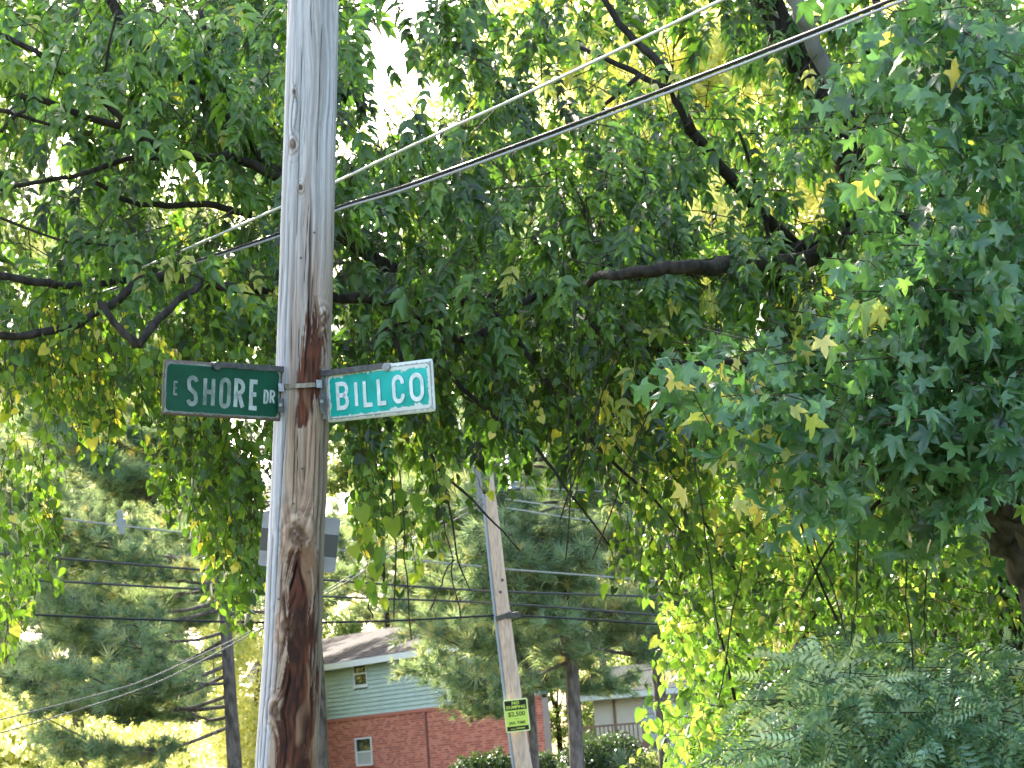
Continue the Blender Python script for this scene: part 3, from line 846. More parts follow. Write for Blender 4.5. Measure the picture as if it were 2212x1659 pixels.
def place_leaves(root, kind, mat, pos, tip, nrm, size, hue, n_single=300, name='leaf', mass='leaf_mass'):
    """the nearest n_single leaves in view as parts of their own, the rest joined"""
    px, py, z = proj(pos)
    inside = (px > 0) & (px < 1024) & (py > 0) & (py < 768)
    key = np.where(inside, -size / z + rng.random(len(pos)) * size / z * .25, 1e9)
    order = np.argsort(key); singles = order[:n_single]; singles = singles[key[singles] < 1e8]
    rest = np.ones(len(pos), bool); rest[singles] = False
    O = np.array(world_loc(root))
    if rest.any():
        V, Fc, H = leaves_arrays(kind, pos[rest], tip[rest], nrm[rest], size[rest], hue[rest])
        o = link(mass, raw_mesh(mass, V, Fc, mat, attr={'hue': H}, origin=O), root); o['kind'] = 'stuff'
    protos = {}
    Rm = frames(tip, nrm)
    for i in singles:
        hb = int(hue[i] * 9.99); tv = int(rng.integers(0, len(TPL[kind])))
        if (hb, tv) not in protos:
            V0, F0 = TPL[kind][tv]
            protos[hb, tv] = raw_mesh(name, V0, F0, mat, attr={'hue': np.full(len(V0), (hb + .5) / 10)})
        o = link(name, protos[hb, tv], root)
        A = (Rm[i] * size[i]).T; p = pos[i] - O
        o.matrix_local = Matrix(((A[0][0], A[0][1], A[0][2], p[0]), (A[1][0], A[1][1], A[1][2], p[1]), (A[2][0], A[2][1], A[2][2], p[2]), (0, 0, 0, 1)))

def seg_tubes(P0, P1, r0, r1):
    """three-sided twigs in one go"""
    P0 = np.asarray(P0); P1 = np.asarray(P1); d = norm(P1 - P0)
    a = norm(np.cross(d, np.array([.3, .2, 1.0]))); b = np.cross(d, a); n = len(P0)
    V = np.empty((n, 6, 3))
    for k in range(3):
        t = 2 * math.pi * k / 3; o = math.cos(t) * a + math.sin(t) * b
        V[:, k] = P0 + o * r0[:, None]; V[:, 3 + k] = P1 + o * r1[:, None]
    q = np.array([(0, 1, 4, 3), (1, 2, 5, 4), (2, 0, 3, 5)])
    return V.reshape(-1, 3), (q[None] + (np.arange(n) * 6)[:, None, None]).reshape(-1, 4)

class Twigs:
    def __init__(s): s.a = []; s.b = []; s.r = []; s.q = []
    def add(s, a, b, r, q): s.a.append(a); s.b.append(b); s.r.append(r); s.q.append(q)
    def build(s, root, mat=None, name='twigs'):
        V, Q = seg_tubes(np.vstack(s.a), np.vstack(s.b), np.concatenate(s.r), np.concatenate(s.q))
        o = link(name, raw_mesh(name, V, Q, mat or MAT['twig'], origin=world_loc(root)), root); o['kind'] = 'stuff'

# ------------------------------------------------------------------ where the foliage masses stand (32 px cells)
def dmap(rows, r0=0):
    M_ = np.zeros((24, 32))
    for j, r in enumerate(rows):
        r = (r + '0' * 32)[:32]
        M_[r0 + j] = [int(c) for c in r]
    return M_
MAP_BE = dmap([
 '88888887777425565687543456778777',
 '88888876676436675587654566778776',
 '88888888776346677777665566788777',
 '88888888877568888888766666788887',
 '88888888888888888888876656668888',
 '88888888888888888888887655667888',
 '88888887788888888888887544678888',
 '88888776788888888888878766788888',
 '87777778888888888888888887788888',
 '54454578888888888888877767788888',
 '20000246887778888888862337788888',
 '00000000007677788888851223678888',
 '00000000004455567788753224567888',
 '00000000000112344677641112345666',
 '00000000000000112345300011222333'])
MAP_BE[2:8, 14:27] -= 1.3; MAP_BE[9:15, 16:24] -= 1.6; MAP_BE[1:8, 11:20] -= .5; MAP_BE = np.clip(MAP_BE, 0, 9)
MAP_VN = dmap([
 '11111111110001111000000000000000',
 '33343333330122222222100000000000',
 '55555555543233333333322100000000',
 '76655666652344444333332100000000',
 '75556666642455554333331000000000',
 '51123554420444333222221000000000',
 '52002345300443222222220000000000',
 '52001246200442100001220000000000',
 '62000045200432000013331000000000',
 '61000026000310000002330000000000',
 '51000003000210000000120000000000',
 '20000000000000000000000000000000'], 8)
MAP_VN[12:19, 14:23] = np.maximum(MAP_VN[12:19, 14:23] - 1.2, 0)
MAP_SG = dmap([
 '00000000000000000000000000045666',
 '00000000000000000000000000245666',
 '00000000000000000000000000355666',
 '00000000000000000000000000255666',
 '00000000000000000000000000024566',
 '00000000000000000000000000024677',
 '00000000000000000000000000046777',
 '00000000000000000000000000047888',
 '00000000000000000000000000058888',
 '00000000000000000000000000478888',
 '00000000000000000000001345788888',
 '00000000000000000000025778888888',
 '00000000000000000000034778888888',
 '00000000000000000000002468888888',
 '00000000000000000000000355556887',
 '00000000000000000000000023224675',
 '00000000000000000000000000004640',
 '00000000000000000000000000000100'])
MAP_US = dmap([
 '00000000000000000000013455555555',
 '00000000000000000001467788888888',
 '00000000000000000002788888888888',
 '00000000000000000000478888888888',
 '00000000000000000000278888888888',
 '00000000000000000000178888888888',
 '00000000000000000000046888888888',
 '00000000000000000000056888888888',
 '00000000000000000000078888886666',
 '00000000000000000000178888766555',
 '00000000000000000000278887655444',
 '00000000000000000000278876555444'], 12)
MAP_WS = dmap([
 '00000000000000000000000000000000',
 '00000000000000000000000012222222',
 '00000000000000000000000034555554',
 '00000000000000000000000246677766',
 '00000000000000000000001357777777'], 19)

def sample_map(M_, n, gain=1.0):
    w = (M_ / 9.0) ** gain; w = w.ravel() / w.sum()
    k = rng.choice(24 * 32, n, p=w)
    j, i = k // 32, k % 32
    return (i + rng.random(n)) * 32, (j + rng.random(n)) * 32

def rnd(n, s=1.0): return rng.normal(0, s, (n, 3))

def bough_leaves(px, py, d, per, L, leaf, hue0, droop=.55, tow=.5, flat=.6, twigs=None, r=.003, huej=.18, tj=.16, nj=.3):
    """every bough is a short drooping twig with leaves on both sides"""
    P0 = at(px, py, d); n = len(P0)
    ang = rng.random(n) * 2 * math.pi
    ax = np.stack([np.cos(ang), np.sin(ang) * .8 - .25, -droop * rng.random(n)], -1); ax = norm(ax)
    pos, tip, nr, sz, hu = [], [], [], [], []
    side = norm(np.cross(ax, np.array([0, 0, 1.0]))); bn = rnd(n, .3)
    Lb = L * (.6 + .8 * rng.random(n))
    for k in range(per):
        t = (k + rng.random(n) * .8) / per
        sag = (t ** 2 * Lb * .35)[:, None] * np.array([0, 0, -1.0])
        p = P0 + ax * ((t - .5) * Lb)[:, None] + sag + rnd(n, .25 * L * flat) * np.array([1, 1, .45])
        s = side * (1 if k % 2 else -1)
        tp = norm(ax * .45 + s * (.25 + .4 * rng.random(n))[:, None] + np.array([0, 0, -1.0]) * (droop + .5 * rng.random(n))[:, None] + rnd(n, tj))
        nn = norm(np.array([0, -tow, .62]) + rnd(n, nj) + bn)
        pos.append(p); tip.append(tp); nr.append(nn)
        sz.append(leaf * (.65 + .6 * rng.random(n))); hu.append(np.clip(hue0 + rng.normal(0, huej, n), 0, .93))
    if twigs is not None:
        a = P0 - ax * (.6 * Lb)[:, None]; b = P0 + ax * (.3 * Lb)[:, None] - np.array([0, 0, .12]) * Lb[:, None]
        m = P0 + np.array([0, 0, .03])
        twigs.add(a, m, np.full(n, r * 1.3), np.full(n, r)); twigs.add(m, b, np.full(n, r), np.full(n, r * .4))
    return [np.concatenate(x) for x in (pos, tip, nr, sz, hu)]

def cat_(*ls): return [np.concatenate(x) for x in zip(*ls)]

def limb(g, pts, r0, r1, d, scale=1.0, n=9, sub=5):
    """limb through pixel points; d is a depth or (from, to)"""
    pts = np.array(pts, float) / scale
    dd = np.array(d) if isinstance(d, list) else (np.linspace(*d, len(pts)) if isinstance(d, tuple) else np.full(len(pts), d))
    P = smooth_path(at(pts[:, 0], pts[:, 1], dd), sub)
    P = P + (np.stack([vnoise(np.arange(len(P)) * .7, np.full(len(P), r0 * 999), k) for k in (1, 2, 3)], -1) - .5) * r0 / F * 12 * .8
    g.tube(P, np.linspace(r0, r1, len(P)) / F * dd.mean(), n, jit=.16)

# ------------------------------------------------------------------ box elder (the large tree behind the pole)
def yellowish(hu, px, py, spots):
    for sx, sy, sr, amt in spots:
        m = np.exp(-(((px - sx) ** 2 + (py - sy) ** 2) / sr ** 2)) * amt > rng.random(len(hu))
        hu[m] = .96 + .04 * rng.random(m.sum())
    return hu

def box_elder():
    base = at(1080, 900, 14.2)
    root = thing('box_elder_tree', (base[0], base[1], 0), 'huge dark green tree with crooked limbs, spreading behind the near pole and cables', 'tree')
    g = Geo()
    tr = at(np.array([1085, 1060, 1012, 962, 905, 868, 838, 812, 785, 764, 745]), np.array([1160, 900, 540, 420, 300, 205, 120, 75, 38, -20, -160]), np.full(11, 14.2))
    P = smooth_path(tr, 5); R = np.interp(np.linspace(0, 10, len(P)), [0, 1, 2, 4, 7, 10], [42, 34, 26, 20, 18, 12]) / F * 14.2
    g.tube(P, R, 14, jit=.12); g.build('trunk', MAT['bark'], root, smooth=True)
    L = [
     ([(868, 205), (800, 250), (715, 266), (595, 279), (480, 300), (380, 262), (279, 177), (221, 115), (199, 88), (168, 64), (137, 40), (100, -20)], 9, 5, (14, 12.6)),
     ([(279, 177), (240, 160), (225, 157), (199, 157), (155, 146), (133, 133), (88, 117), (55, 104), (20, 96)], 5, 3, (12.7, 12.2)),
     ([(133, 133), (115, 113), (93, 91), (62, 73), (35, 51), (0, 35), (-40, 20)], 3.6, 2.6, (12.3, 12)),
     ([(93, 91), (103, 78), (110, 40), (118, 10)], 1.8, 1.2, (12.2, 12.1)),
     ([(225, 157), (160, 158), (128, 159), (88, 172), (44, 181), (-30, 195)], 3.4, 2.0, (12.6, 12.2)),
     ([(480, 300), (380, 300), (290, 292), (220, 285), (155, 276), (122, 294), (88, 318), (44, 332), (0, 336), (-50, 345)], 6, 3.6, (12.6, 11.3)),
     ([(155, 274), (110, 283), (73, 286), (44, 283), (0, 276), (-50, 270)], 3.6, 4, (12.4, 11.3)),
     ([(99, 300), (118, 326), (137, 346)], 3, 4.4, (11.35, 11.3)),
     ([(137, 346), (156, 322), (172, 305), (200, 285)], 4.4, 3.6, (11.3, 11.7)),
     ([(250, 215), (206, 205), (166, 206), (124, 199), (97, 181)], 4, 2.2, (12.9, 12.5)),
     ([(279, 177), (240, 130), (214, 60), (200, 10)], 4, 2.5, (12.9, 13.2)),
     ([(838, 120), (880, 60), (847, 20), (843, -30)], 5, 4, (14.2, 14.4)),
     ([(669, 80), (655, 58), (633, 39), (610, 10), (590, -30)], 4.6, 3, (13.2, 13.4)),
     ([(690, 130), (669, 80)], 5.4, 4.6, (13.3, 13.2)), ([(800, 250), (740, 190), (690, 130)], 7, 5.4, (14, 13.3)),
     ([(669, 90), (625, 68), (590, 52), (560, 40)], 3.6, 1.6, (13.2, 13.5)), ([(640, 75), (600, 110), (580, 140)], 2.6, 1.2, (13.2, 13.5)),
     ([(860, 235), (790, 262), (735, 264), (705, 266), (665, 268), (625, 274), (598, 280), (570, 296), (545, 320)], 11, 1.5, [14.0, 13.4, 12.6, 11.6, 11.5, 11.5, 11.7, 12.8, 13.6]),
     ([(540, 290), (470, 340), (420, 318), (380, 330)], 5, 2.5, (12.7, 12.3)),
     ([(560, 290), (600, 335), (660, 350), (730, 345)], 4, 2, (12.5, 12.6)),
     ([(905, 300), (880, 380), (800, 420), (740, 470)], 6, 2, (14, 13)),
     ([(905, 300), (850, 330), (790, 300), (760, 200), (740, 130)], 4, 1.5, (14, 13)),
     ([(480, 300), (510, 330), (560, 400), (600, 450), (660, 505), (700, 560)], 3.4, .8, (12.8, 12.2)),
     ([(400, 322), (412, 340), (440, 365), (480, 405), (530, 440), (560, 480), (610, 545)], 3.6, .9, (12.4, 12.1)),
     ([(390, 330), (400, 350), (405, 375)], 3.4, 1.8, (12.3, 12.2)),
     ([(430, 450), (440, 470), (480, 508), (520, 550)], 2.0, .7, 11.9),
     ([(440, 470), (452, 520), (458, 560), (470, 590)], 1.4, .5, 11.9),
     ([(0, 218), (60, 240), (110, 246), (130, 252)], 1.5, .8, 12), ([(0, 110), (30, 118), (60, 128)], 2.5, 1.4, 12.3), ([(0, 132), (14, 118), (30, 108)], 2.2, 1.6, 12),
     ([(930, 100), (900, 60), (880, 20), (870, -30)], 5, 4, (14.8, 15)),
    ]
    for pts, r0, r1, d in L:
        g = Geo(); limb(g, pts, r0, r1, d); g.build('limb', MAT['bark'], root, smooth=True)
    g = Geo(); limb(g, [(835, 85), (818, 55), (806, 25), (792, -8), (780, -60)], 8, 7.5, (13.6, 13.4), n=12)
    o = g.build('limb', MAT['greybark'], root, smooth=True); o['label'] = 'smooth pale grey upper limb'
    tw = Twigs()
    n = 2900
    px, py = sample_map(MAP_BE, n, 2.0)
    # clump the boughs so that light and dark masses form
    cn = vnoise(px / 55, py / 42, 77); keep = rng.random(n) < np.clip((cn - .25) * 2.8, .12, 1)
    px, py = px[keep], py[keep]; n = len(px)
    d = 11.7 + 4.6 * rng.random(n) ** .8
    d = np.where((px > 560) & (py < 130), d + .8, d)
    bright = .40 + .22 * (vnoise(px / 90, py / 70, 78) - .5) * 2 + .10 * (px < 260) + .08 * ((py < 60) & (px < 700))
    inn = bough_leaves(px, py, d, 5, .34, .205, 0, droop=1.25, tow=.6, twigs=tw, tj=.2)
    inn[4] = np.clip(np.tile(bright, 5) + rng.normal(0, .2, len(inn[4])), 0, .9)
    qx, qy, _ = proj(inn[0])
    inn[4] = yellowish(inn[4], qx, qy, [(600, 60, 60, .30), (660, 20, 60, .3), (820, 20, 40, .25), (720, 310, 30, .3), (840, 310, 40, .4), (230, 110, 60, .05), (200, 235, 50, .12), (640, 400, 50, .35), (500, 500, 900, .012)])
    # deep shaded interior and the crown beyond the frame
    n2 = 1300
    ex = rng.uniform(-420, 1450, n2); ey = rng.uniform(-560, 20, n2)
    ed = rng.uniform(13.5, 18, n2)
    out = bough_leaves(ex, ey, ed, 4, .6, .30, .35, droop=.6)
    n3 = 500
    lx = rng.uniform(-420, -10, n3); ly = rng.uniform(-60, 330, n3)
    out2 = bough_leaves(lx, ly, rng.uniform(11.5, 17, n3), 4, .5, .25, .35, droop=.6)
    tw.build(root)
    A = cat_(inn, out, out2)
    place_leaves(root, 'elder', MAT['elder'], *A, name='leaf', mass='foliage')
box_elder()

# ------------------------------------------------------------------ hanging vine curtain
def vine_curtain():
    base = at(150, 1140, 12.6)
    root = thing('hanging_vine', (base[0], base[1], 3.5), 'curtain of yellow-green heart-leaved vine hanging from the big tree either side of the near pole', 'vine')
    tw = Twigs(); n = 2150
    px, py = sample_map(MAP_VN, n, 1.2)
    cn = .6 * vnoise(px / 22, py / 70, 91) + .4 * vnoise(px / 60, py / 60, 93); keep = rng.random(n) < np.clip((cn - .36) * 4.5, .03, 1); px, py = px[keep], py[keep]; n = len(px)
    d = rng.uniform(11.5, 13.8, n); P0 = at(px, py, d)
    pos, tip, nr, sz, hu = [], [], [], [], []
    down = np.array([0, 0, -1.0]); cur = P0 + np.array([0, 0, .12]); drift = rnd(n, .25)
    hb = .55 + .3 * (vnoise(px / 60, py / 80, 92) - .5) + np.where(px < 330, .06, np.where(py < 470, -.2, -.04))
    for k in range(8):
        nx_ = cur + norm(down + drift * .5 + rnd(n, .25)) * .036
        tw.add(cur, nx_, np.full(n, .0022), np.full(n, .0018))
        a = rng.random(n) * 2 * math.pi; o = np.stack([np.cos(a), np.sin(a), np.zeros(n)], -1)
        pos.append(nx_ + o * .025); tip.append(norm(down * 1.0 + o * .6 + rnd(n, .42)))
        nr.append(norm(o * .6 + np.array([0, -.45, .3]) + rnd(n, .8)))
        sz.append((.036 + .036 * rng.random(n) ** 1.5) * (1 + .25 * (rng.random(n) < .1))); hu.append(np.clip(hb - .05 + rng.normal(0, .24, n), 0, .9))
        cur = nx_
    A = [np.concatenate(x) for x in (pos, tip, nr, sz, hu)]
    qx, qy, _ = proj(A[0])
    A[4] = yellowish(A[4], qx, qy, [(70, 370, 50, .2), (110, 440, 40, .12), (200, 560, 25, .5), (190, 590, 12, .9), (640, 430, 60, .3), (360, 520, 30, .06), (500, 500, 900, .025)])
    # a few large single leaves low beside the pole
    big = [(382, 560, 28), (393, 528, 22), (372, 590, 20), (383, 604, 14), (366, 536, 18), (375, 572, 18), (400, 498, 22), (360, 515, 20), (352, 552, 15), (386, 588, 16), (413, 505, 20), (372, 600, 16)]
    B = [at(np.array([b[0] for b in big]), np.array([b[1] - b[2] * .5 for b in big]), np.full(len(big), 11.4)), norm(np.tile([0.05, 0, -1.0], (len(big), 1)) + rnd(len(big), .15)),
         norm(np.tile([0, -1, .3], (len(big), 1)) + rnd(len(big), .25)), np.array([b[2] for b in big]) / F * 11.4, np.clip(.75 + rng.normal(0, .12, len(big)), 0, .9)]
    A = cat_(A, B)
    # long bare strands
    for x0, y0, x1, y1 in [(400, 470, 412, 640), (392, 470, 396, 620), (575, 300, 566, 560), (452, 560, 430, 610), (444, 520, 462, 620), (372, 590, 370, 618), (930, 400, 925, 640), (860, 500, 850, 700), (810, 520, 846, 640),
                           (740, 560, 720, 700), (905, 540, 912, 700), (4, 320, 12, 420), (230, 480, 236, 540), (620, 350, 560, 520), (655, 400, 590, 560), (690, 430, 720, 640), (560, 380, 640, 470)]:
        t = np.linspace(0, 1, 9); X = x0 + (x1 - x0) * t + 3 * (vnoise(t * 6, t * 0 + x0, 4) - .5) * 2; Y = y0 + (y1 - y0) * t
        Q = at(X, Y, np.full(9, 11.6)); tw.add(Q[:-1], Q[1:], np.full(8, .0042), np.full(8, .0036))
    tw.build(root, name='stems')
    place_leaves(root, 'vine', MAT['vine'], *A, name='leaf', mass='foliage')
vine_curtain()

# ------------------------------------------------------------------ sweetgum on the right
def sweetgum():
    base = at(1100, 1200, 12.0)
    root = thing('sweetgum_tree', (base[0], base[1], 0), 'tree with star-shaped blue-green leaves on the right, in front of the big dark tree', 'tree')
    g = Geo()
    tr = at(np.array([1110, 1075, 1040, 1016, 1002, 985, 972, 960, 956, 950, 945]), np.array([1180, 760, 560, 480, 400, 250, 160, 100, 50, -20, -200]), np.full(11, 12.0))
    P = smooth_path(tr, 5); g.tube(P, np.interp(np.linspace(0, 10, len(P)), [0, 1, 3, 6, 10], [40, 30, 22, 13, 9]) / F * 12.0, 14, jit=.12)
    g.build('trunk', MAT['gumbark'], root, smooth=True)
    for pts, r0, r1, d in [([(1040, 530), (1010, 512), (985, 496), (955, 486), (914, 474), (877, 466), (830, 455)], 21, 5, (10.6, 10.1)), ([(1010, 440), (930, 400), (840, 372), (760, 365), (690, 362), (660, 366)], 6, 1.5, (11.8, 10.9)),
                           ([(985, 260), (940, 230), (900, 215), (870, 190)], 4.5, 1.5, (11.9, 11)), ([(975, 170), (930, 90), (890, 60), (860, 50)], 4, 1.5, (11.9, 11)),
                           ([(1000, 400), (960, 420), (900, 430), (850, 440)], 4, 1.2, (11.7, 11)), ([(877, 466), (855, 480), (842, 500)], 3, 1.5, 11.2), ([(880, 500), (860, 520), (830, 545), (800, 600)], 2.2, .8, 11.2),
                           ([(1070, 640), (1040, 580), (1012, 540), (985, 510), (960, 492)], 24, 12, (11.2, 10.7))]:
        g = Geo(); limb(g, pts, r0, r1, d); g.build('limb', MAT['gumbark'] if r0 > 10 else MAT['bark'], root, smooth=True)
    tw = Twigs(); n = 1050
    px, py = sample_map(MAP_SG, n, 1.4)
    cn = vnoise(px / 48, py / 36, 17); keep = rng.random(n) < np.clip((cn - .15) * 2.3, .25, 1); px, py = px[keep], py[keep]; n = len(px)
    d = rng.uniform(9.7, 11.7, n)
    A = bough_leaves(px, py, d, 7, .30, .098, .5, droop=.8, tow=.35, twigs=tw, r=.0026, tj=.3, nj=.38)
    n2 = 300
    B = bough_leaves(rng.uniform(1050, 1400, n2), rng.uniform(-200, 640, n2), rng.uniform(10, 13, n2), 6, .4, .13, .4, droop=.7)
    C = bough_leaves(rng.uniform(820, 1400, 90), rng.uniform(-400, -20, 90), rng.uniform(9.7, 12.5, 90), 6, .4, .13, .4, droop=.7)
    A = cat_(A, B, C)
    qx, qy, _ = proj(A[0])
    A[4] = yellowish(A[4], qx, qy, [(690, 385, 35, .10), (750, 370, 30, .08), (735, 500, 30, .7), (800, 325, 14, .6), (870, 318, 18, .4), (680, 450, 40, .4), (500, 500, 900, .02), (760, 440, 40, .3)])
    tw.build(root)
    place_leaves(root, 'gum', MAT['gum'], *A, name='leaf', mass='foliage')
    # greenish-yellow seed cluster
    c = at(868, 316, 10.0); g = Geo()
    for i in range(46):
        p = c + rnd(1, .035)[0]; q = p + norm(rnd(1)[0]) * .02; g.tube([p, q], .004, 4)
    g.build('seed_cluster', plain('seed_yellow', (.55, .5, .05), .6), root, kind='stuff')
sweetgum()

# ------------------------------------------------------------------ bright understory trees and blue-green shrub on the right
def understory():
    base = at(760, 1100, 15.5)
    root = thing('understory_tree', (base[0], base[1], 0), 'bright yellow-green small-leaved thicket tree filling the lower right', 'tree')
    g = Geo()
    for pts, r0, r1, d in [([(770, 1050), (762, 760), (745, 640), (720, 560), (700, 500)], 8, 2, 15.6), ([(762, 760), (800, 640), (850, 560), (900, 500)], 6, 2, 15.8), ([(745, 640), (700, 600), (680, 560)], 2, 1, 15), ([(820, 900), (900, 700), (960, 600), (1000, 540)], 8, 3, 16.2),
                           ([(846, 640), (815, 570), (800, 520)], 1.4, .9, 13.4), ([(735, 570), (690, 500), (655, 450)], 1.4, .8, 13.4), ([(735, 700), (710, 610), (660, 590)], 1.5, .8, 13.4)]:
        g = Geo(); limb(g, pts, r0, r1, d); g.build('stem', MAT['bark'], root, smooth=True)
    tw = Twigs(); n = 2900
    px, py = sample_map(MAP_US, n, 1.3)
    cn = vnoise(px / 40, py / 46, 27); keep = rng.random(n) < np.clip((cn - .12) * 2.2, .3, 1); px, py = px[keep], py[keep]; n = len(px)
    d = rng.uniform(12.9, 17.2, n)
    A = bough_leaves(px, py, d, 7, .30, .070, .5, droop=.9, tow=.55, twigs=tw, r=.002)
    hb = np.tile(.50 + .5 * (vnoise(px / 45, py / 45, 28) - .5) + .04 * (px < 760) - .08 * (px > 880), 7)
    A[4] = np.clip(hb + rng.normal(0, .26, len(hb)), 0, .92); A[2] = norm(A[2] + rnd(len(hb), .55)); A[1] = norm(A[1] + rnd(len(hb), .35))
    qx, qy, _ = proj(A[0])
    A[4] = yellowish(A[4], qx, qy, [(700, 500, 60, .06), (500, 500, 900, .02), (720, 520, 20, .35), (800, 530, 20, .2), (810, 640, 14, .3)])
    n2 = 400
    B = bough_leaves(rng.uniform(1030, 1400, n2), rng.uniform(380, 900, n2), rng.uniform(13, 17, n2), 5, .5, .16, .4)
    C = bough_leaves(rng.uniform(690, 1200, 500), rng.uniform(760, 960, 500), rng.uniform(13, 16.5, 500), 5, .5, .14, .4)
    tw.build(root)
    place_leaves(root, 'under', MAT['under'], *cat_(A, B, C), name='leaf', mass='foliage')
understory()

def wisteria():
    base = at(900, 1010, 12.4)
    root = thing('wisteria_shrub', (base[0], base[1], 0), 'blue-green shrub with feathery arching pinnate leaves in the bottom right corner', 'shrub')
    for pts, r0, r1 in [([(930, 1000), (900, 800), (850, 735), (780, 700), (740, 735)], 3.5, .8), ([(930, 1000), (960, 780), (1000, 720), (1060, 705)], 3.5, 1), ([(1080, 740), (960, 712), (860, 716), (760, 745), (700, 765)], 1.3, .7), ([(930, 900), (870, 700), (820, 665), (760, 660)], 2.2, .7),
                        ([(1060, 770), (950, 735), (860, 745), (800, 768)], 1.2, .7)]:
        g = Geo(); limb(g, pts, r0, r1, 12.0); g.build('stem', plain('green_stem', (.12, .16, .07), .7), root, smooth=True)
    tw = Twigs(); n = 420
    px, py = sample_map(MAP_WS, n, 1.3); keep = rng.random(n) < np.clip((vnoise(px / 45, py / 30, 37) - .2) * 2.6, .15, 1); px, py = px[keep], py[keep]; n = len(px); d = rng.uniform(10.9, 12.9, n)
    A = bough_leaves(px, py, d, 6, .34, .185, .68, droop=.4, tow=.45, twigs=tw, r=.002, huej=.3, tj=.5, nj=.75)
    A[1] = norm(A[1] * np.array([1.5, .7, .8]))
    B = bough_leaves(rng.uniform(700, 1300, 120), rng.uniform(785, 980, 120), rng.uniform(11, 13, 120), 4, .5, .3, .5)
    C = bough_leaves(np.array([1005., 1020]), np.array([498., 500]), np.array([10.5, 10.5]), 1, .1, .16, .8)
    C[1] = norm(np.array([[-1, .1, -.05], [-1, 0, .2]])); C[2] = norm(np.array([[0, -.8, .6], [0, -1, .4]]))
    tw.build(root)
    place_leaves(root, 'wist', MAT['wist'], *cat_(A, B, C), name='leaf', mass='foliage')
wisteria()

# ------------------------------------------------------------------ pines
def tuft_tpl(n=24, L=1.0):
    V, Fc = [], []
    for i in range(n):
        a = 2.4 * i; e = math.radians(12 + 62 * ((i + .5) / n) ** .8)
        d = np.array([math.sin(e) * math.cos(a), math.cos(e), math.sin(e) * math.sin(a)])
        s = norm(np.cross(d, rnd(1)[0])); l = L * (.75 + .35 * rng.random()); b = d * .05 - np.array([0, .25 * rng.random(), 0])
        k = len(V); w = .038
        V += [b + s * w, b - s * w, b + d * l + np.array([0, 0, 0])]
        Fc += [(k, k+1, k+2)]
    return np.array(V), np.array(Fc)
TPL['tuft'] = [tuft_tpl() for _ in range(5)]

def pine_parts(seed, H, zlo, nb, Lb, tuft, r_base, dens=1.0, lean=0.0, sides=None):
    """trunk geometry, branch geometry and tuft arrays of one pine, base at the origin"""
    r_ = np.random.default_rng(seed)
    T = Geo(); zz = np.linspace(0, H, 16); wob = .012 * H
    tx = np.stack([lean * zz + wob * (vnoise(zz * .25, zz * 0 + seed, 1) - .5), wob * (vnoise(zz * .25, zz * 0 + seed, 2) - .5), zz], -1)
    T.tube(tx, r_base * (1 - .75 * zz / H), 12, jit=.12)
    segs = []; pos, tip = [], []
    B = Geo()
    for i in range(nb):
        z = zlo + (H - zlo - .3) * ((i + r_.random()) / nb); f = (z - zlo) / (H - zlo)
        a = r_.random() * 2 * math.pi if sides is None or r_.random() < .04 else r_.normal(sides, .62)
        L = Lb * (1 - .65 * f) * (.6 + .6 * r_.random()) * (.72 + .28 * min(1, (z - zlo) / 1.1)); o = np.array([np.interp(z, zz, tx[:, 0]), np.interp(z, zz, tx[:, 1]), z])
        d = np.array([math.cos(a), math.sin(a), -.02 + .5 * f + max(-.12, r_.normal(0, .2))]); k = 7
        t = np.linspace(0, 1, k); side = np.array([-d[1], d[0], 0]); cv = r_.normal(0, .32)
        P = o + d * (L * t)[:, None] + side * (cv * L * t ** 2)[:, None] + np.array([0, 0, 1]) * (L * (-.10 * np.sin(t * 3) + .22 * t ** 3))[:, None] + r_.normal(0, .05 * L, (k, 3)) * t[:, None]
        B.tube(P, np.linspace(.011 * L ** .5 + .012, .008, k), 5)
        m = int((5 + 7 * L) * dens)
        for j in range(m):
            tt = .16 + .84 * r_.random() ** .75; q = o + d * L * tt + side * cv * L * tt ** 2 + np.array([0, 0, 1]) * L * (-.10 * math.sin(tt * 3) + .22 * tt ** 3)
            s_ = 1 if r_.random() < .5 else -1
            ln = L * .30 * (1.15 - tt * .6) * (.5 + .9 * r_.random()); dd = norm(d * .7 + side * s_ * (.5 + .5 * r_.random()) + np.array([0, 0, .25 * r_.random()]) + r_.normal(0, .15, 3))
            e = q + dd * ln; segs.append((q, e))
            for u_ in np.linspace(.35, 1, max(2, int(ln / (tuft * .55)) + 1)):
                td = norm(dd + np.array([0, 0, .55]) + r_.normal(0, .45, 3)); pos.append(q + dd * ln * u_ + r_.normal(0, tuft * .22, 3)); tip.append(td)
        pos.append(P[-1]); tip.append(norm(d + np.array([0, 0, .3])))
    return T, B, segs, np.array(pos), np.array(tip)

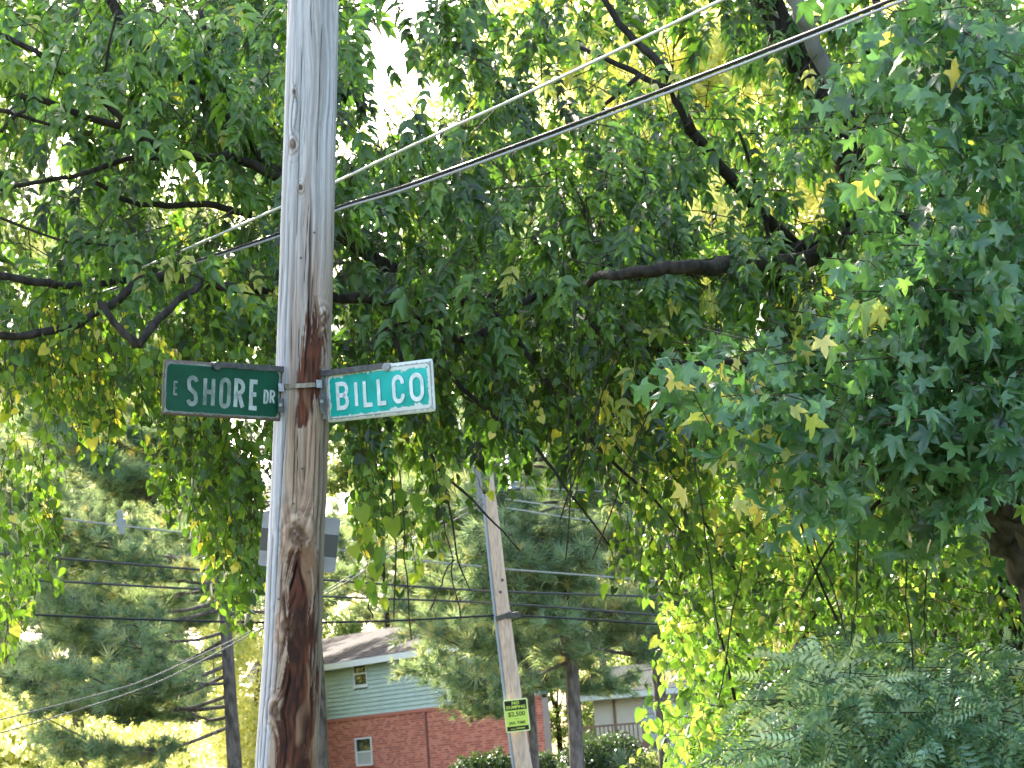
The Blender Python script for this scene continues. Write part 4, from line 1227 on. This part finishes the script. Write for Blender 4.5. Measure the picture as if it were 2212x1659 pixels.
def pine(name, px, py_, D, H, zlo, nb, Lb, tuft, rb, seed, label, dens=1.0, lean=0., sides=None, group=None, zb=None, single=0, proto=None, rz=0.0, sc=1.0):
    b = at(px, py_, D); z0 = float(ground_z(b[0], b[1]))
    root = thing(name, (b[0], b[1], z0 - .05), label, 'pine tree', group)
    root.rotation_euler[2] = 0
    if proto is None:
        T, B, segs, pos, tip = pine_parts(seed, H, zlo, nb, Lb, tuft, rb, dens, lean, sides)
        mt = bpy.data.meshes.new('trunk'); mt.from_pydata(T.v, [], T.f); mt.materials.append(MAT['pinebark'])
        mt.polygons.foreach_set('use_smooth', [True] * len(mt.polygons))
        S = np.array(segs); V, Q = seg_tubes(S[:, 0], S[:, 1], np.full(len(S), .010), np.full(len(S), .005))
        mb = bpy.data.meshes.new('branches')
        k = len(B.v); mb.from_pydata(B.v + [tuple(v) for v in V], [], B.f + [tuple(k + i for i in q) for q in Q]); mb.materials.append(MAT['pinebark'])
        n = len(pos); hue = np.clip(.5 + rng.normal(0, .27, n), 0, .92); hue[rng.random(n) < .05] = 1
        nrm = rnd(n)
        V, Fc, Hh = leaves_arrays('tuft', pos, tip, nrm, tuft * (.75 + .5 * rng.random(n)), hue)
        mn = raw_mesh('needles', V, Fc, MAT['needle'], attr={'hue': Hh})
        proto = (mt, mb, mn)
    for nm, me in zip(('trunk', 'branches', 'needles'), proto):
        o = link(nm, me, root); o.rotation_euler[2] = rz; o.scale = (sc, sc, sc)
        if nm != 'trunk': o['kind'] = 'stuff'
    return proto

lean0 = -.0
pine('pine_tree', 243, 900, 38, 10, 2.2, 44, 4.2, .22, .13, 101, 'nearest pine at lower left with its trunk just left of the near pole', 1.25, 0, math.pi)
pc = pine('pine_tree', 588, 900, 36, 9.5, 2.9, 90, 2.7, .22, .115, 102, 'dense pine whose low boughs hang before the brick house behind the far pole', 1.5, 0)
pa = pine('pine_tree', 335, 900, 44, 13, 8.2, 24, 2.4, .21, .125, 103, 'slim bare-trunked pine rising just right of the near pole before the house', .8)
pb = pine('pine_tree', 680, 900, 46, 10.5, 4.6, 52, 3.4, .21, .14, 104, 'pine at the left edge of the bright thicket, right of the far pole', 1.0)
pine('pine_tree', 545, 900, 44, 9, 2, 0, 0, 0, 0, 0, 'full pine close behind the leaning far pole, hiding the right end of the brick house', proto=pc, rz=.4, sc=.86)
pine('pine_tree', 90, 900, 50, 17, 2.5, 0, 0, 0, 0, 0, 'second pine at left, behind the nearest one, showing a thin trunk low down', proto=pb, rz=1.0)
pine('pine_tree', -20, 900, 44, 17, 2.5, 0, 0, 0, 0, 0, 'pine standing at the left edge behind the sloping service wires', proto=pb, rz=3.0)
for k, (x, D, lb) in enumerate([t_ for t_ in [(430, 104, 'pine behind the brick house roof, between the two poles'), (150, 66, 'distant pine seen through gaps at left, under the hanging vine'), (620, 100, 'distant pine just right of the far pole top'), (520, 112, 'distant pine straight behind the far pole'),
                                (20, 76, 'distant pine at far left edge between the power lines'), (712, 104, 'distant pine half hidden by the bright thicket'), (375, 108, 'far pine rising beyond the house roof, right of the slim bare trunk'), (285, 90, 'distant pine directly behind the near pole foot'), (455, 118, 'farthest pine, over the house gable'), (348, 96, 'far pine showing in the gap just right of the near pole, above the house roof'), (190, 100, 'far pine behind the pine trunk left of the near pole')] if t_[0] not in (375, 348)]):
    pine('pine_tree', x, 880, D, 17, 2.5, 0, 0, 0, 0, 0, lb, proto=pb, rz=k * 1.3, sc=D / 70)

# ------------------------------------------------------------------ far sunlit broadleaf trees
def far_mesh(seed, R, Hc, n, leaf, matn, clumps=22):
    r_ = np.random.default_rng(seed); c = r_.normal(0, 1, (clumps, 3)); c = norm(c) * (r_.random((clumps, 1)) ** .4) * np.array([R, R, Hc]) * .85
    rad = R * (.18 + .22 * r_.random(clumps)); k = r_.integers(0, clumps, n)
    pos = c[k] + norm(r_.normal(0, 1, (n, 3))) * (rad[k] * (.55 + .5 * r_.random(n)))[:, None]
    hue = np.clip(.45 + .35 * (r_.random(clumps)[k] - .5) + r_.normal(0, .16, n), 0, 1)
    V, Fc, H = leaves_arrays('card', pos, norm(r_.normal(0, 1, (n, 3)) + [0, 0, -.7]), norm(r_.normal(0, .7, (n, 3)) + [0, -.4, .5]), leaf * (.6 + .8 * r_.random(n)), hue)
    return raw_mesh('crown', V, Fc, MAT[matn], attr={'hue': H}), c
far_sets = {}
for key, args in {'y1': (201, 4.6, 6.0, 15000, .26, 'far'), 'y2': (202, 5.2, 7.5, 17000, .26, 'far'), 'g1': (203, 4.8, 7.0, 15000, .25, 'farg'), 'yb': (204, 3.2, 1.7, 9000, .17, 'far')}.items():
    far_sets[key] = far_mesh(*args)
def far_tree(key, px, py, D, s, label, group='sunlit broadleaf trees far behind'):
    me, c = far_sets[key]; P = at(px, py, D); z0 = float(ground_z(P[0], P[1]))
    root = thing('broadleaf_tree' if key != 'yb' else 'yellow_bush', (P[0], P[1], z0), label, 'tree' if key != 'yb' else 'bush', group)
    o = link('crown', me, root); o.location = (0, 0, P[2] - z0); o.scale = (s, s, s); o.rotation_euler[2] = px * .37; o['kind'] = 'stuff'
    g = Geo(); h = max(P[2] - z0, .5)
    g.tube(np.array([(0, 0, -.1), (.1, 0, h * .5), (0, .1, h)]) + np.array(root.location), [.18 * s, .14 * s, .06 * s], 8)
    for q in c[::3]:
        g.tube([np.array(root.location) + (0, 0, h * .7), np.array(root.location) + np.array([q[0], q[1], h + q[2]]) * [s * .5, s * .5, 1] * 1.0], [.07 * s, .02], 5)
    g.build('trunk', MAT['bark'], root)
FT = [('y1', 640, 60, 74, 1.1), ('y2', 770, 180, 80, 1.1), ('y1', 600, 190, 88, 1.0), ('y2', 900, 160, 76, 1.0), ('y1', 700, 330, 70, 1.0), ('y2', 850, 330, 84, 1.0), ('g1', 500, 180, 92, 1.05),
      ('g1', 278, 250, 90, .8), ('y1', 1010, 260, 80, 1.1), ('g1', 60, 180, 86, 1.1), ('g1', 160, 330, 96, 1.0), ('y2', 60, 420, 92, .8), ('g1', 372, 440, 100, .75), ('y1', 560, 500, 98, .8),
      ('y2', 730, 560, 60, .75), ('y1', 250, 700, 88, .75), ('y2', 130, 720, 96, .7), ('g1', 690, 660, 92, .8), ('y1', 540, 350, 100, .8), ('g1', 950, 480, 60, 1), ('y1', 850, 560, 62, .9), ('y2', 190, 470, 104, .7), ('y1', 980, 80, 90, 1.0), ('y2', 700, -20, 95, 1.0)]
where = ['behind the upper cables', 'behind the dark limb of the big tree', 'glimpsed through the crown above the horizontal limb', 'behind the leaning trunk at upper right', 'glowing through the gap above the star leaves', 'behind the sweetgum boughs', 'behind the crown between near pole and cables',
         'directly behind the near pole and signs', 'at the right edge behind the sweetgum', 'behind the upper left limbs', 'behind the V-shaped branch at left', 'low at the left edge behind the vine', 'above the brick house roof', 'behind the top of the far pole',
         'close behind the thicket at lower right', 'low between the pine trunk and the near pole', 'low at left behind the nearest pine', 'beside the cream house', 'behind the turquoise sign and its twigs', 'behind the sweetgum trunk', 'behind the feathery shrub', 'behind the vine curtain left of the dark sign', 'in the top right corner', 'at the very top behind the cables']
for (k, x, y, D, s), w_ in zip(FT, where):
    if (k, x) in (('y2', 190),): continue
    far_tree(k, x, y, D, s, ('sunlit yellow' if k[0] == 'y' else 'pale green') + ' broadleaf tree far off ' + w_)
for x, y, D, s, lb in [(20, 770, 50, 1.0, 'sunlit yellow bush in the bottom left corner'), (95, 765, 54, .9, 'sunlit yellow bush right of the corner bush, below the service wires'), (-70, 750, 52, 1.1, 'yellow bush cut by the left edge of the picture')]:
    far_tree('yb', x, y, D, s, lb, 'yellow bushes at lower left')

for k, (x, y, D, s) in enumerate([(-40, 700, 125, .9), (90, 690, 130, .9), (330, 690, 128, .8), (430, 690, 132, .9), (555, 700, 124, .85), (640, 705, 120, .8), (740, 690, 126, .9), (870, 690, 130, .9), (1000, 680, 125, .9)]):
    far_tree('g1', x, y, D, s, 'pale green broadleaf tree on the horizon, ' + ['beyond the left edge', 'seen between the left pines', 'just right of the near pole', 'behind the brick house', 'between the two houses', 'behind the cream house', 'behind the left edge of the thicket', 'behind the feathery shrub', 'at the far right'][k])

# ------------------------------------------------------------------ brick and siding house
def solve_z(px, py, z):
    k = at(px, py, 1.0) - CAM
    d = (z - CAM[2]) / k[2]
    return CAM + k * d
def house():
    zb = 1.6 + 1.95                      # top of the brickwork
    A = solve_z(256, 728.3, zb); B = solve_z(541, 694.5, zb)
    A[2] = B[2] = 0
    L = np.linalg.norm(B - A); ux = (B - A) / L; n = np.array([ux[1], -ux[0], 0]); n = n if n @ (CAM - A * 1.0) > 0 else -n
    vd = B - CAM; vd[2] = 0; vd = norm(vd); w_ = -norm(vd + .03 * np.array([-vd[1], vd[0], 0])); w_ = w_ / (w_ @ n)
    root = thing('house', A + np.array([0, 0, .9]), 'two-storey house of red brick and pale green siding just right of the near pole', 'house')
    X = np.array([ux, [0, 0, 1.0], n])   # s along the wall, height, outwards
    O = A; XS = np.array([ux, [0, 0, 1.0], w_])
    def loc(px, py):                      # pixel -> (s, z) on the wall plane
        k = at(px, py, 1.0) - CAM; t = ((A - CAM) @ n) / (k @ n); P = CAM + k * t
        return (P - A) @ ux, P[2]
    z0 = .85; s_e, z_e = loc(329, 664); ze = z_e - .05
    # windows: measured on the photo
    def wrect(p0, p1): a = loc(*p0); b = loc(*p1); return a[0], b[0], b[1], a[1]
    W2 = wrect((355.3, 738.5), (373.5, 765)); W1 = wrect((353.2, 662.5), (368.2, 685))
    mort = plain('mortar', (.50, .38, .34), .95, .1)
    g = Geo(); g.box((0, z0, -.25), (L, zb - .1, -.012), X, O); g.build('wall', mort, root)
    wallm = plain('sheathing', (.2, .25, .22), .9)
    g = Geo(); g.box((.02, zb + .0, -.25), (L - .02, ze, -.02), X, O); g.build('upper_wall', wallm, root)
    g = Geo(); g.box((-.25, z0 - .9, -9), (L + .1, z0, .03), XS, O); g.build('foundation', plain('concrete', (.35, .34, .32), .9), root)
    g = Geo(); g.box((0.02, z0, -8.8), (L - .02, ze, -.26), XS, O); g.build('side_walls', mort, root)
    # bricks
    bm = [plain('brick_%s' % c, col, .9, .15, noise=.2, nscale=20) for c, col in (('red', (.56, .165, .10)), ('pink', (.66, .23, .15)), ('dull', (.44, .125, .08)))]
    ch, bl = .078, .215; rest = [Geo(), Geo(), Geo()]
    def bmesh_(w, m):
        gg = Geo(); gg.box((0, 0, -.012), (w, ch - .018, .0), X, np.zeros(3)); me = bpy.data.meshes.new('brick'); me.from_pydata(gg.v, [], gg.f); me.materials.append(m); return me
    protos = [bmesh_(bl - .012, m) for m in bm]
    rows = int((zb - .1 - z0) / ch)
    cand = []
    for r in range(rows):
        zz = zb - .1 - (r + 1) * ch
        for k in range(int(L / bl) + 1):
            s0 = k * bl + (r % 2) * bl / 2; s1 = min(s0 + bl - .012, L)
            if s1 - s0 < .04: continue
            if s1 > W2[0] and s0 < W2[1] and zz + ch > W2[2] - .02 and zz < W2[3]:
                if s0 < W2[0] and W2[0] - s0 > .05: s1 = W2[0]
                elif s1 > W2[1] and s1 - W2[1] > .05: s0 = W2[1]
                else: continue
            cand.append((s0, s1, zz))
    vis = []
    for i, (s0, s1, zz) in enumerate(cand):
        x, y, _ = proj(O + s0 * ux + np.array([0, 0, zz])); vis.append(322 < x < 420 and y < 766 and abs(s1 - s0 - bl + .012) < 1e-6)
    vi = sorted([i for i, v in enumerate(vis) if v], key=lambda i: -cand[i][0])[:300]; vi = set(vi)
    offr = np.array(root.location)
    for i, (s0, s1, zz) in enumerate(cand):
        if i in vi:
            o = link('brick', protos[int(rng.integers(0, 3))], root)
            o.location = Vector(tuple(O + s0 * ux + np.array([0, 0, zz]) + n * (.003 * rng.random()) - offr))
        else:
            dz = .003 * rng.random(); rest[int(rng.integers(0, 3))].box((s0, zz, -.012 + dz), (s1, zz + ch - .018, dz), X, O)
    for g_, m_ in zip(rest, bm): g_.build('brickwork', m_, root, kind='stuff')
    # trim between brick and siding
    g = Geo(); g.box((-.03, zb - .1, -.02), (L + .03, zb, .05), X, O); g.build('trim_board', plain('brown_trim', (.42, .14, .10), .8), root)
    # siding boards, shifted around the window
    sm = plain('pale_green_siding', (.43, .53, .47), .65, .3, noise=.08, nscale=3)
    pitch = .145; k = 0; z = zb + .004
    gs, _ = loc(440, 660); ge = L
    apex_s, apex_z = loc(507, 612)
    while z < ze - .01:
        spans = [(0.0, L)]
        if z + pitch > W1[2] and z < W1[3]: spans = [(0.0, W1[0]), (W1[1], L)]
        for a, b in spans:
            gg = Geo(); zt = min(z + pitch + .006, ze)
            P = [(a, z, .05), (b, z, .05), (b, z, -.004), (a, z, -.004), (a, zt, .004), (b, zt, .004), (b, zt, -.004), (a, zt, -.004)]
            gg.add(np.asarray(O) + np.array(P) @ X, [(3, 2, 1, 0), (4, 5, 6, 7), (0, 1, 5, 4), (1, 2, 6, 5), (2, 3, 7, 6), (3, 0, 4, 7)])
            gg.build('siding_board', sm, root)
        z += pitch
    # windows
    fr = plain('window_frame_white', (.7, .72, .68), .5); glass = plain('window_glass', (.035, .04, .035), .04, 1.0); blind = plain('blind', (.62, .6, .58), .7)
    for (a, b, lo, hi), kind_ in ((W1, 0), (W2, 1)):
        w = Geo(); t = .05
        w.box((a, lo, -.03), (a + t, hi, .04), X, O); w.box((b - t, lo, -.03), (b, hi, .04), X, O)
        w.box((a + t, lo, -.03), (b - t, lo + t, .04), X, O); w.box((a + t, hi - t, -.03), (b - t, hi, .04), X, O)
        mid = (lo + hi) / 2; w.box((a + t, mid - .025, -.02), (b - t, mid + .025, .03), X, O)
        f = w.build('window', fr, root)
        for lo_, hi_ in ((lo + t, mid - .025), (mid + .025, hi - t)):
            q = Geo(); q.box((a + t, lo_, -.012), (b - t, hi_, -.005), X, O); q.build('pane', glass if not (kind_ == 1 and lo_ < mid - .1) else plain('screened_glass', (.42, .42, .4), .35, .6), f)
        q = Geo(); q.box((a - .04, lo - .06, .0), (b + .04, lo - .002, .07), X, O); q.build('sill', fr if kind_ == 0 else bm[2], f)
    # roof: eave over the left part
    rm = plain('grey_shingle', (.06, .05, .058), .9, .2, noise=.35, nscale=12, bump=.4); fm = plain('white_fascia', (.66, .68, .66), .6)
    ov = .45; rise = .30
    se = gs + .6
    g = Geo()
    D2 = 4.4
    P = [(-.5, ze - .02, ov), (L + .3, ze - .02, ov), (L + .3, ze + (D2 + ov) * rise, -D2), (-.5, ze + (D2 + ov) * rise, -D2), (-.5, ze - .14, ov), (L + .3, ze - .14, ov), (L + .3, ze + (D2 + ov) * rise - .14, -D2), (-.5, ze + (D2 + ov) * rise - .14, -D2)]
    g.add(np.asarray(O) + np.array(P) @ XS, [(0, 1, 2, 3), (7, 6, 5, 4), (0, 4, 5, 1), (1, 5, 6, 2), (2, 6, 7, 3), (3, 7, 4, 0)])
    P = [(p[0], p[1], -2 * D2 - p[2]) for p in P]
    g.add(np.asarray(O) + np.array(P) @ XS, [(3, 2, 1, 0), (4, 5, 6, 7), (1, 5, 4, 0), (2, 6, 5, 1), (3, 7, 6, 2), (0, 4, 7, 3)])
    g.build('roof', rm, root)
    g = Geo(); g.box((-.52, ze - .2, ov), (L + .32, ze + .01, ov + .03), X, O); g.build('fascia', fm, root)
    g = Geo(); g.box((-.5, ze - .19, -.02), (L + .3, ze - .16, ov), X, O); g.build('soffit', plain('soffit', (.3, .32, .3), .8), root)
    # cross gable
    hw_ = apex_s - gs; g = Geo()
    gz = apex_z
    P = [(gs, ze, .03), (apex_s + hw_, ze, .03), (apex_s, gz - .1, .03), (gs, ze, -3), (apex_s + hw_, ze, -3), (apex_s, gz - .1, -3)]
    g.add(np.asarray(O) + np.array(P) @ XS, [(0, 1, 2), (5, 4, 3), (0, 3, 4, 1), (1, 4, 5, 2), (2, 5, 3, 0)]); g.build('gable_wall', sm, root)
    nb = int((gz - .2 - ze) / pitch)
    for k in range(nb):
        z = ze + k * pitch; f0 = (z - ze) / (gz - .1 - ze); f1 = (z + pitch - ze) / (gz - .1 - ze)
        a, b = gs + hw_ * f1, apex_s + hw_ * (1 - f1)
        if b - a < .2: break
        gg = Geo(); gg.box((a, z, .032), (b, z + pitch - .015, .05), X, O); gg.build('siding_board', sm, root)
    for s_ in (-1, 1):
        e = apex_s + s_ * (hw_ + .35); sl_ = (gz - ze) / hw_; ze2 = ze - .35 * sl_
        gg = Geo(); P = [(e, ze2, .45), (apex_s, gz, .45), (apex_s, gz + .14, .45), (e, ze2 + .14, .45), (e, ze2, -4.5), (apex_s, gz, -4.5), (apex_s, gz + .14, -4.5), (e, ze2 + .14, -4.5)]
        gg.add(np.asarray(O) + np.array(P) @ XS, [(0, 1, 2, 3), (7, 6, 5, 4), (0, 4, 5, 1), (1, 5, 6, 2), (2, 6, 7, 3), (3, 7, 4, 0)]); gg.build('gable_roof', rm, root)
        gg = Geo(); P = [(e, ze2 - .06, .46), (apex_s, gz - .06, .46), (apex_s, gz + .12, .46), (e, ze2 + .12, .46)]; P = P + [(a, b, .49) for a, b, c in P]
        gg.add(np.asarray(O) + np.array(P) @ XS, [(3, 2, 1, 0), (4, 5, 6, 7), (0, 1, 5, 4), (1, 2, 6, 5), (2, 3, 7, 6), (3, 0, 4, 7)]); gg.build('rake_board', plain('grey_rake', (.3, .33, .31), .7), root)
    # downpipe
    s0, _ = loc(427, 740); g = Geo(); g.box((s0, z0, .003), (s0 + .07, zb - .1, .05), X, O); g.build('downpipe', plain('brown_pipe', (.25, .09, .07), .6), root)
    # ray for an unseen yellow tree, added to give the glass a yellow reflection
    mid = O + ux * (W1[0]) + np.array([0, 0, W1[2]]); vd = norm(mid - CAM); rf = vd - 2 * (vd @ n) * n
    return mid, rf
HM, HR = house()
q = HM + HR * 26  # out-of-view tree added on the window's reflection ray
me, c = far_sets['y1']
r = thing('broadleaf_tree', (q[0], q[1], 0), 'unseen yellow tree added beside the house to give its window glass a yellow reflection', 'tree', 'sunlit broadleaf trees far behind')
o = link('crown', me, r); o.location = (0, 0, max(q[2], 4.5)); o['kind'] = 'stuff'
g = Geo(); g.tube([(q[0], q[1], 0), (q[0], q[1], 5)], [.2, .1], 8); g.build('trunk', MAT['bark'], r)

# ------------------------------------------------------------------ cream house at right, deck, bushes
def cream_house():
    d = 78.0
    P = lambda x, y, dd=d: at(x, y, dd)
    base = P(632, 790)
    root = thing('house', (base[0], base[1], .95), 'small cream house with a wooden deck, half hidden between the pines and the thicket', 'house')
    ux = np.array([math.cos(.25), -math.sin(.25), 0]); n = np.array([-math.sin(.25), -math.cos(.25), 0]); X = np.array([ux, [0, 0, 1.0], n]); O = np.array([P(596, 740)[0], P(596, 740)[1], 0.0])
    sc = d / F
    cw = plain('cream_stucco', (.88, .80, .66), .85, .2, noise=.08, nscale=3); gw = plain('pale_siding', (.78, .82, .82), .7)
    zt = P(620, 692)[2]
    g = Geo(); g.box((0, .9, -6), (1.55, zt, 0), X, O); g.build('wall', cw, root)
    for k in range(26):
        z = .95 + k * .15
        if z + .15 > zt: break
        g = Geo(); g.box((1.55, z, -.03), (5.4, z + .135, .02), X, O); g.build('siding_board', gw if k >= 0 else cw, root)
    g = Geo(); g.box((1.55, .9, -6), (5.4, zt, -.04), X, O); g.build('rear_wall', gw, root)
    g = Geo(); g.box((.62, .9, 0), (.70, zt, .05), X, O); g.build('corner_trim', plain('brown_trim_far', (.3, .2, .12), .8), root)
    g = Geo(); PP = [(-.6, zt, .6), (6, zt, .6), (6, zt + .9, -3), (-.6, zt + .9, -3), (-.6, zt - .12, .6), (6, zt - .12, .6), (6, zt + .78, -3), (-.6, zt + .78, -3)]
    g.add(O + np.array(PP) @ X, [(0, 1, 2, 3), (7, 6, 5, 4), (0, 4, 5, 1), (1, 5, 6, 2), (2, 6, 7, 3), (3, 7, 4, 0)]); g.build('roof', plain('blue_grey_roof', (.05, .06, .065), .9, .1), root)
    g = Geo(); g.box((-.6, zt - .2, .6), (6, zt - .02, .64), X, O); g.build('fascia', plain('white_gutter', (.8, .82, .84), .4), root)
    g = Geo(); g.box((2.0, zt - .95, .04), (3.3, zt - .5, .5), X, O); g.build('awning', plain('white_awning', (.75, .8, .86), .35), root)
    # deck with railing
    wood = plain('deck_wood', (.28, .17, .12), .8); zt2 = P(610, 725)[2]; zl = P(610, 745)[2]
    g = Geo(); g.box((-.1, zl - .15, .05), (1.9, zl, 1.6), X, O); g.build('deck', wood, root)
    g = Geo(); g.box((-.1, zt2 - .06, 1.52), (1.95, zt2, 1.6), X, O); g.build('rail', wood, root)
    for s_ in (-.08, 1.82):
        g = Geo(); g.box((s_, .9, 1.5), (s_ + .12, zt2 - .061, 1.62), X, O); g.build('deck_post', wood, root)
    for k in range(13):
        g = Geo(); s_ = .1 + k * .13; g.box((s_, zl, 1.54), (s_ + .035, zt2 - .061, 1.58), X, O); g.build('baluster', wood, root)
cream_house()

def bush(px, py, D, R, n, leaf, mat, label, seed, flat=.7):
    P = at(px, py, D); z0 = float(ground_z(P[0], P[1])); root = thing('bush', (P[0], P[1], z0), label, 'bush', 'dark bushes by the houses')
    r_ = np.random.default_rng(seed); h = max(P[2] - z0, R * .7); c = norm(r_.normal(0, 1, (12, 3))) * R * .6 * np.array([1.3, 1, flat]); k = r_.integers(0, 12, n)
    pos = c[k] + norm(r_.normal(0, 1, (n, 3))) * (R * .45 * (.6 + .5 * r_.random(n)))[:, None] + np.array([0, 0, h])
    pos[:, 2] = np.maximum(pos[:, 2], .03)
    V, Fc, H = leaves_arrays('bush', pos, norm(r_.normal(0, 1, (n, 3))), norm(r_.normal(0, .7, (n, 3)) + [0, -.5, .5]), leaf * (.6 + .8 * r_.random(n)), np.clip(r_.normal(.5, .25, n), 0, 1))
    o = link('foliage', raw_mesh('foliage', V, Fc, MAT[mat], attr={'hue': H}), root); o['kind'] = 'stuff'
    g = Geo()
    for i in range(5): g.tube([np.array(root.location), np.array(root.location) + (c[i] + [0, 0, h])], [.03, .012], 5)
    g.build('stems', MAT['twig'], root)
bush(485, 775, 44, .55, 4500, .07, 'bush', 'low dark bush in front of the brick wall, left of the far pole', 1)
bush(600, 765, 46, .75, 7000, .07, 'bush', 'dark rounded bush below the deck of the cream house', 2)
bush(548, 775, 47, .5, 3500, .07, 'bush', 'small dark bush just right of the far pole foot', 3)
bush(650, 772, 50, .5, 3500, .08, 'farg', 'pale green bush before the cream house siding', 4)
def yucca():
    P = at(622, 768, 43); root = thing('yucca_plant', (P[0], P[1], float(ground_z(P[0], P[1]))), 'spiky yucca rosette beside the dark bushes', 'plant')
    h = P[2] - root.location[2]
    g = Geo(); g.tube([(P[0], P[1], root.location[2]), (P[0], P[1], P[2])], [.07, .06], 8); g.build('stem', MAT['bark'], root)
    my = plain('yucca_leaf', (.2, .28, .16), .5, .5)
    for i in range(46):
        a = i * 2.4; e = math.radians(5 + 80 * (i / 46)); d = np.array([math.cos(a) * math.sin(e), math.sin(a) * math.sin(e), math.cos(e)]); s = norm(np.cross(d, [0, 0, 1.01]))
        g = Geo(); b = P; L = .42
        g.add([b + s*.012, b - s*.012, b + d*L*.6 - s*.014, b + d*L*.6 + s*.014, b + d*L - np.array([0, 0, .04]), b + d*L*.5 + np.array([0, 0, .006])], [(0, 1, 2, 5), (0, 5, 3), (5, 2, 4), (3, 5, 4)]); g.build('leaf', my, root)
yucca()
